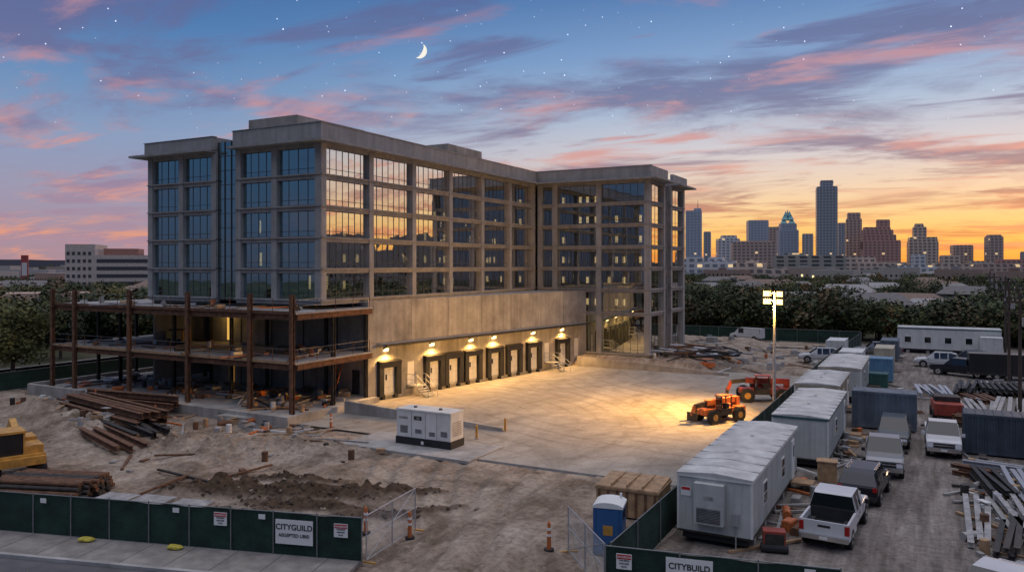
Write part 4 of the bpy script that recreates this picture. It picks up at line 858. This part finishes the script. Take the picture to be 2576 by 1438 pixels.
# houses
roofs=[mat('roof_a',(.17,.155,.155),.9,var=.15),mat('roof_b',(.32,.305,.30),.9,var=.15),mat('roof_c',(.22,.15,.12),.9,var=.15),mat('roof_d',(.25,.235,.23),.9,var=.2)]
wallc={}
def house(x,y,wd,dp,h,c,i):
    if c not in wallc: wallc[c]=mat('wall_paint',c,.9,var=.1)
    m=wallc[c];rf=roofs[i%4]
    mb=MB();mb.box(-wd/2,wd/2,-dp/2,dp/2,0,h*.7,m)
    if h<7:
        q=.6;mb.hexa([(-wd/2-q,-dp/2-q,h*.7),(wd/2+q,-dp/2-q,h*.7),(wd/2+q,dp/2+q,h*.7),(-wd/2-q,dp/2+q,h*.7),(-wd/2+2,-.1,h*1.05),(wd/2-2,-.1,h*1.05),(wd/2-2,.1,h*1.05),(-wd/2+2,.1,h*1.05)],rf)
    else: mb.box(-wd/2,wd/2,-dp/2,dp/2,h*.7,h,m);mb.box(-wd/2+.3,wd/2-.3,-dp/2+.3,dp/2-.3,h,h+.1,rf);mb.box(-wd*.2,-wd*.05,-2,2,h+.1,h+1.6,rf)
    z=1
    while z<h*.7-1.3 or (z<2 and z<h*.7-1):
        n=int(wd/3)
        for k in range(n): mb.box(-wd/2+(k+.35)*wd/n,-wd/2+(k+.7)*wd/n,-dp/2-.05,-dp/2,z,z+1.4,winlit if rw.random()<.05 else carglass)
        for k in range(int(dp/3)): mb.box(wd/2,wd/2+.05,-dp/2+(k+.3)*3,-dp/2+(k+.75)*3,z,z+1.4,carglass)
        z+=3
    mb.build('house' if h<7 else 'low_rise_building',(x,y,0),U(-.4,.4))
rw=random.Random(9)
for i,q in enumerate(HL): house(*q,i)
mb=MB();wallp=mat('pink_wall',(.48,.34,.27),.9);mb.box(-18,18,-6,6,0,4.4,wallp);mb.box(-8,8,-5,5,4.4,5.8,wallp);mb.box(-18.3,18.3,-6.3,6.3,4.2,4.5,beam_grey)
for k in range(7): mb.box(-15+k*4.6,-13.5+k*4.6,-6.05,-6,1,3.2,carglass)
mb.build('commercial_building',(X,Y,0),rd(48))
mb=MB();mw=mat('midrise_wall',(.55,.47,.42),.9);md=mat('midrise_dark',(.07,.07,.08),.3)
mb.box(-14,14,-10,10,0,16,mw);mb.box(-14,-4,-10,10,16,20,mw);mb.box(14,26,-8,8,0,17.5,mw);mb.box(-2,10,-6,6,16,18.5,mat('mech',(.3,.15,.12),.9))
for k in range(5): mb.box(-3.5,13.9,-10.1,-10.02,2+k*2.8,3.3+k*2.8,md);mb.box(14.05,26.05,-8.1,-8.02,2+k*2.8,3.3+k*2.8,md);mb.box(26,26.1,-8,8,2+k*2.8,3.3+k*2.8,md)
for k in range(6):
    for q in range(5): mb.box(-13.5+q*1.8,-12.5+q*1.8,-10.1,-10.02,2+k*2.8,3.2+k*2.8,md)
X,Y=site(-55.3,300);mb.build('midrise_building',(X,Y,-.5),rd(44))
mb=MB();mb.box(-1.6,1.6,-1,1,0,17,mat('sign_tower',(.35,.07,.06),.7));mb.box(-1.2,1.2,-1.1,-1.02,6,13,white);X,Y=site(-60.2,420);mb.build('pylon_sign',(X,Y,0),rd(50))
for i,(b_,d,wd,h) in enumerate(((-61.5,600,30,11),(-59.5,520,36,8.5),(-57,700,30,12),(-62,450,24,8))):
    X,Y=site(b_,d);house(X,Y,wd,16,h,(.46,.42,.40),60+i)
# ------------------------------------------------------------------ skyline
def winmat(name,wall,win,fx=3.2,fz=3.6,metal=.0,lit=.02,wr=.35):
    m=bpy.data.materials.new(name);m.use_nodes=True;nt=m.node_tree;N_=nt.nodes;L_=nt.links;b=N_['Principled BSDF'];b.inputs['Roughness'].default_value=wr
    tc=N_.new('ShaderNodeTexCoord');mp=N_.new('ShaderNodeMapping');mp.inputs['Location'].default_value=(.31,.17,.4);L_.new(tc.outputs['Object'],mp.inputs[0])
    s=N_.new('ShaderNodeSeparateXYZ');L_.new(mp.outputs[0],s.inputs[0])
    def MM(op,a,b_):
        n=N_.new('ShaderNodeMath');n.operation=op
        for i,q in enumerate((a,b_)):
            if isinstance(q,(int,float)): n.inputs[i].default_value=q
            else: L_.new(q,n.inputs[i])
        return n.outputs[0]
    fr=lambda v,p:MM('FRACT',MM('DIVIDE',v,p),0)
    xw=MM('GREATER_THAN',fr(MM('ADD',s.outputs[0],s.outputs[1]),fx),.38);zw=MM('GREATER_THAN',fr(s.outputs[2],fz),.42);f=MM('MULTIPLY',xw,zw)
    mx=N_.new('ShaderNodeMixRGB');mx.inputs[1].default_value=wall+(1,);mx.inputs[2].default_value=win+(1,);L_.new(f,mx.inputs[0]);L_.new(mx.outputs[0],b.inputs['Base Color'])
    wn=N_.new('ShaderNodeTexWhiteNoise');cm=N_.new('ShaderNodeCombineXYZ');L_.new(MM('FLOOR',MM('DIVIDE',MM('ADD',s.outputs[0],s.outputs[1]),fx),0),cm.inputs[0]);L_.new(MM('FLOOR',MM('DIVIDE',s.outputs[2],fz),0),cm.inputs[2]);L_.new(cm.outputs[0],wn.inputs['Vector'])
    b.inputs['Emission Color'].default_value=(1,.7,.35,1);L_.new(MM('MULTIPLY',MM('MULTIPLY',f,MM('GREATER_THAN',wn.outputs['Value'],1-lit)),.7),b.inputs['Emission Strength'])
    b.inputs['Metallic'].default_value=metal;return m
wg=winmat('tower_glass_blue',(.46,.48,.54),(.26,.33,.42),5,4.2,metal=.1,lit=.01);wgr=winmat('tower_grey',(.48,.47,.48),(.18,.20,.23),6,4.2,lit=.01);wbr=winmat('tower_brown',(.54,.40,.34),(.20,.16,.15),5.5,4.2,lit=.02);wre=winmat('tower_red_granite',(.56,.32,.27),(.24,.16,.15),6,4.2,lit=.01);wta=winmat('tower_tan',(.64,.51,.42),(.20,.17,.16),6,4.4,lit=.02);wda=winmat('tower_dark_glass',(.40,.41,.44),(.18,.21,.25),4.5,4.2,metal=.1,lit=.01);wwh=winmat('tower_white',(.66,.65,.66),(.24,.25,.28),6,4.2,lit=.02);teal=mat('crown_glass',(.20,.42,.42),.3,.3)
def tower(name,b_,D,segs,m,extra=None,dp=.8,rot=None):
    X,Y=site(b_,D);s=D/1960;mb=MB()
    for (l,r_,z0,z1) in segs:
        W=(r_-l)*s;mb.box(l*s,r_*s,-W*dp/2,W*dp/2,z0*s,z1*s+12,m);mb.box(l*s+.5,r_*s-.5,-W*dp/2+.5,W*dp/2-.5,z1*s+12,z1*s+13.5,m)
    if extra: extra(mb,s)
    return mb.build(name,(X,Y,0),rd(U(8,24)) if rot is None else rot)
def spire(a,z0,z1): return lambda mb,s:mb.cyl((a*s,0,z0*s+12),(a*s,0,z1*s+12),1.2*s,.3*s,5,beam_grey)
tower('glass_skyscraper',-15.05,1150,[(-20,20,0,132),(0,19,132,138)],wg,spire(10,135,162))
tower('high_rise',-14.1,1250,[(-9,9,0,80)],wda);tower('high_rise',-12.7,1150,[(-26,26,0,62),(-16,20,62,70)],wwh);tower('high_rise',-11.0,1050,[(-52,52,0,52),(-40,44,52,56)],wbr,dp=.4)
tower('high_rise',-10.7,1250,[(-24,24,0,108)],wg);tower('high_rise',-9.6,1300,[(-16,16,0,92)],wbr)
def crown(mb,s):
    for k,(h0,h1,wd) in enumerate(((98,112,19),(112,122,14),(122,128,9))):
        w_=wd*s;z0=h0*s+12;z1=h1*s+12+6*s
        for dx in(-.5,.5):
            c_=dx*w_;mb.hexa([(c_-w_/2,-w_/2,z0),(c_+w_/2,-w_/2,z0),(c_+w_/2,w_/2,z0),(c_-w_/2,w_/2,z0),(c_-.3,-.3,z1),(c_+.3,-.3,z1),(c_+.3,.3,z1),(c_-.3,.3,z1)],teal)
    mb.cyl((0,0,110*s+12),(0,0,138*s+12),6*s,.4*s,4,teal)
tower('crowned_skyscraper',-8.7,1200,[(-23,23,0,84),(-19,19,84,100)],wg,crown)
tower('high_rise',-7.4,1350,[(-13,13,0,75)],wgr);tower('residential_skyscraper',-6.2,1150,[(-24,24,0,192),(-15,15,192,208)],wda);tower('high_rise',-5.2,1350,[(-11,11,0,102)],wda)
tower('high_rise',-4.5,1200,[(-18,18,0,112),(-15,15,112,127)],wbr);tower('stepped_high_rise',-2.9,1150,[(-44,44,0,58),(-44,34,58,72),(-42,28,72,84),(-38,22,84,91),(-8,22,91,110)],wre,dp=.4)
tower('stepped_high_rise',-.4,1150,[(-33,33,0,56),(-31,31,56,66),(-22,8,66,92),(-18,2,92,100)],wta,dp=.5);tower('high_rise',1.8,1200,[(-22,22,0,46)],wbr);tower('high_rise',3.55,1150,[(-17,17,0,68),(-14,14,68,72)],wbr)
tower('low_rise_building',1.15,1000,[(-20,20,-20,20)],wta);tower('low_rise_building',-.65,900,[(-14,14,-20,22)],wwh);tower('low_rise_building',4.6,1000,[(-40,40,-20,10)],wre,dp=.3);tower('low_rise_building',2.8,1000,[(-30,30,-20,6)],wta,dp=.3)
tower('parking_garage',-7.3,640,[(-85,85,-34,18),(-60,-10,18,24)],winmat('garage',(.36,.34,.30),(.07,.08,.08),9,3.2,lit=.06),dp=.3,rot=.1)
tower('low_rise_building',-13.2,620,[(-60,40,-34,4),(-30,10,4,14)],wwh,dp=.3,rot=.1);tower('low_rise_building',-11.2,560,[(-40,40,-38,0),(-10,20,0,8)],wta,dp=.3,rot=.1);tower('low_rise_building',-15.2,600,[(-16,30,-36,14)],wwh,dp=.4,rot=.15);tower('low_rise_building',-4.4,800,[(-45,45,-26,16)],wta,dp=.3)
for b_,D,l,h,m in((-3,800,60,2,wta),(-1,700,50,-6,wwh),(1.5,760,50,-4,wta),(3.8,720,50,-2,wbr),(-9.5,520,30,-16,wta),(-17,900,40,8,wwh),(6,1100,40,30,wda),(9,1150,30,60,wda),(13,1200,40,90,wda),(17,1150,30,50,wda),(22,1100,40,70,wda),(26,1000,30,60,wda),(31,900,30,80,wda)): tower('low_rise_building' if h<20 else 'high_rise',b_,D,[(-l,l,-40,h)],m,dp=.5)  # dark-glass towers beyond the right view edge are added for facade reflections
# distant hills
mb=MB();hm=mat('hill_haze',(.13,.13,.16),1)
pts=[]
for i in range(140):
    b_=rd(-70+i*1.0);d=4200;h=34+14*noise.noise(Vector((i*.09,3,0)))+6*noise.noise(Vector((i*.4,9,0)));h*=1 if i<50 else .65;pts.append((d*math.sin(b_),d*math.cos(b_),h))
for a,b_ in zip(pts,pts[1:]): mb.quad([(a[0],a[1],-1),(b_[0],b_[1],-1),b_,a],hm);mb.quad([a,b_,(b_[0]*1.5,b_[1]*1.5,-5),(a[0]*1.5,a[1]*1.5,-5)],hm)
mb.build('hills')
# utility poles + lines
PO=[]
for x,y,h in((6.2,72,9.8),(7.0,92,10.2),(8.6,118,10.5),(10,160,10.5),(12,205,10.5)):
    mb=MB();mb.cyl((0,0,0),(0,0,h),.15,.1,8,bark);mb.box(-1.1,1.1,-.06,.06,h-.8,h-.65,bark);mb.box(-.8,.8,-.06,.06,h-1.6,h-1.47,bark)
    for s in(-1.0,-.45,.45,1.0): mb.cyl((s,0,h-.65),(s,0,h-.45),.05,n=6,m=galv)
    mb.cyl((.3,-.2,h-2.6),(.3,-.2,h-1.9),.2,n=10,m=beam_grey)
    mb.build('utility_pole',(x,y,0),0);PO.append((x,y,h))
mb=MB()
for (x0,y0,h0),(x1,y1,h1) in zip(PO,PO[1:]):
    for s in(-1.0,-.45,.45,1.0):
        pv=None
        for i in range(9):
            t=i/8;q=(x0+s+(x1-x0)*t,y0+(y1-y0)*t,(h0-.45)*(1-t)+(h1-.45)*t-1.2*4*t*(1-t))
            if pv: mb.cyl(pv,q,.018,n=3,m=black)
            pv=q
mb.build('power_lines')
for x,y in((-82,95),(-95,110)):
    mb=MB();mb.cyl((0,0,0),(0,0,9),.16,.1,8,bark);mb.box(-1,1,-.05,.05,8.2,8.35,bark);mb.build('utility_pole',(x,y,0),.2)
print('OK objects',len(bpy.data.objects))
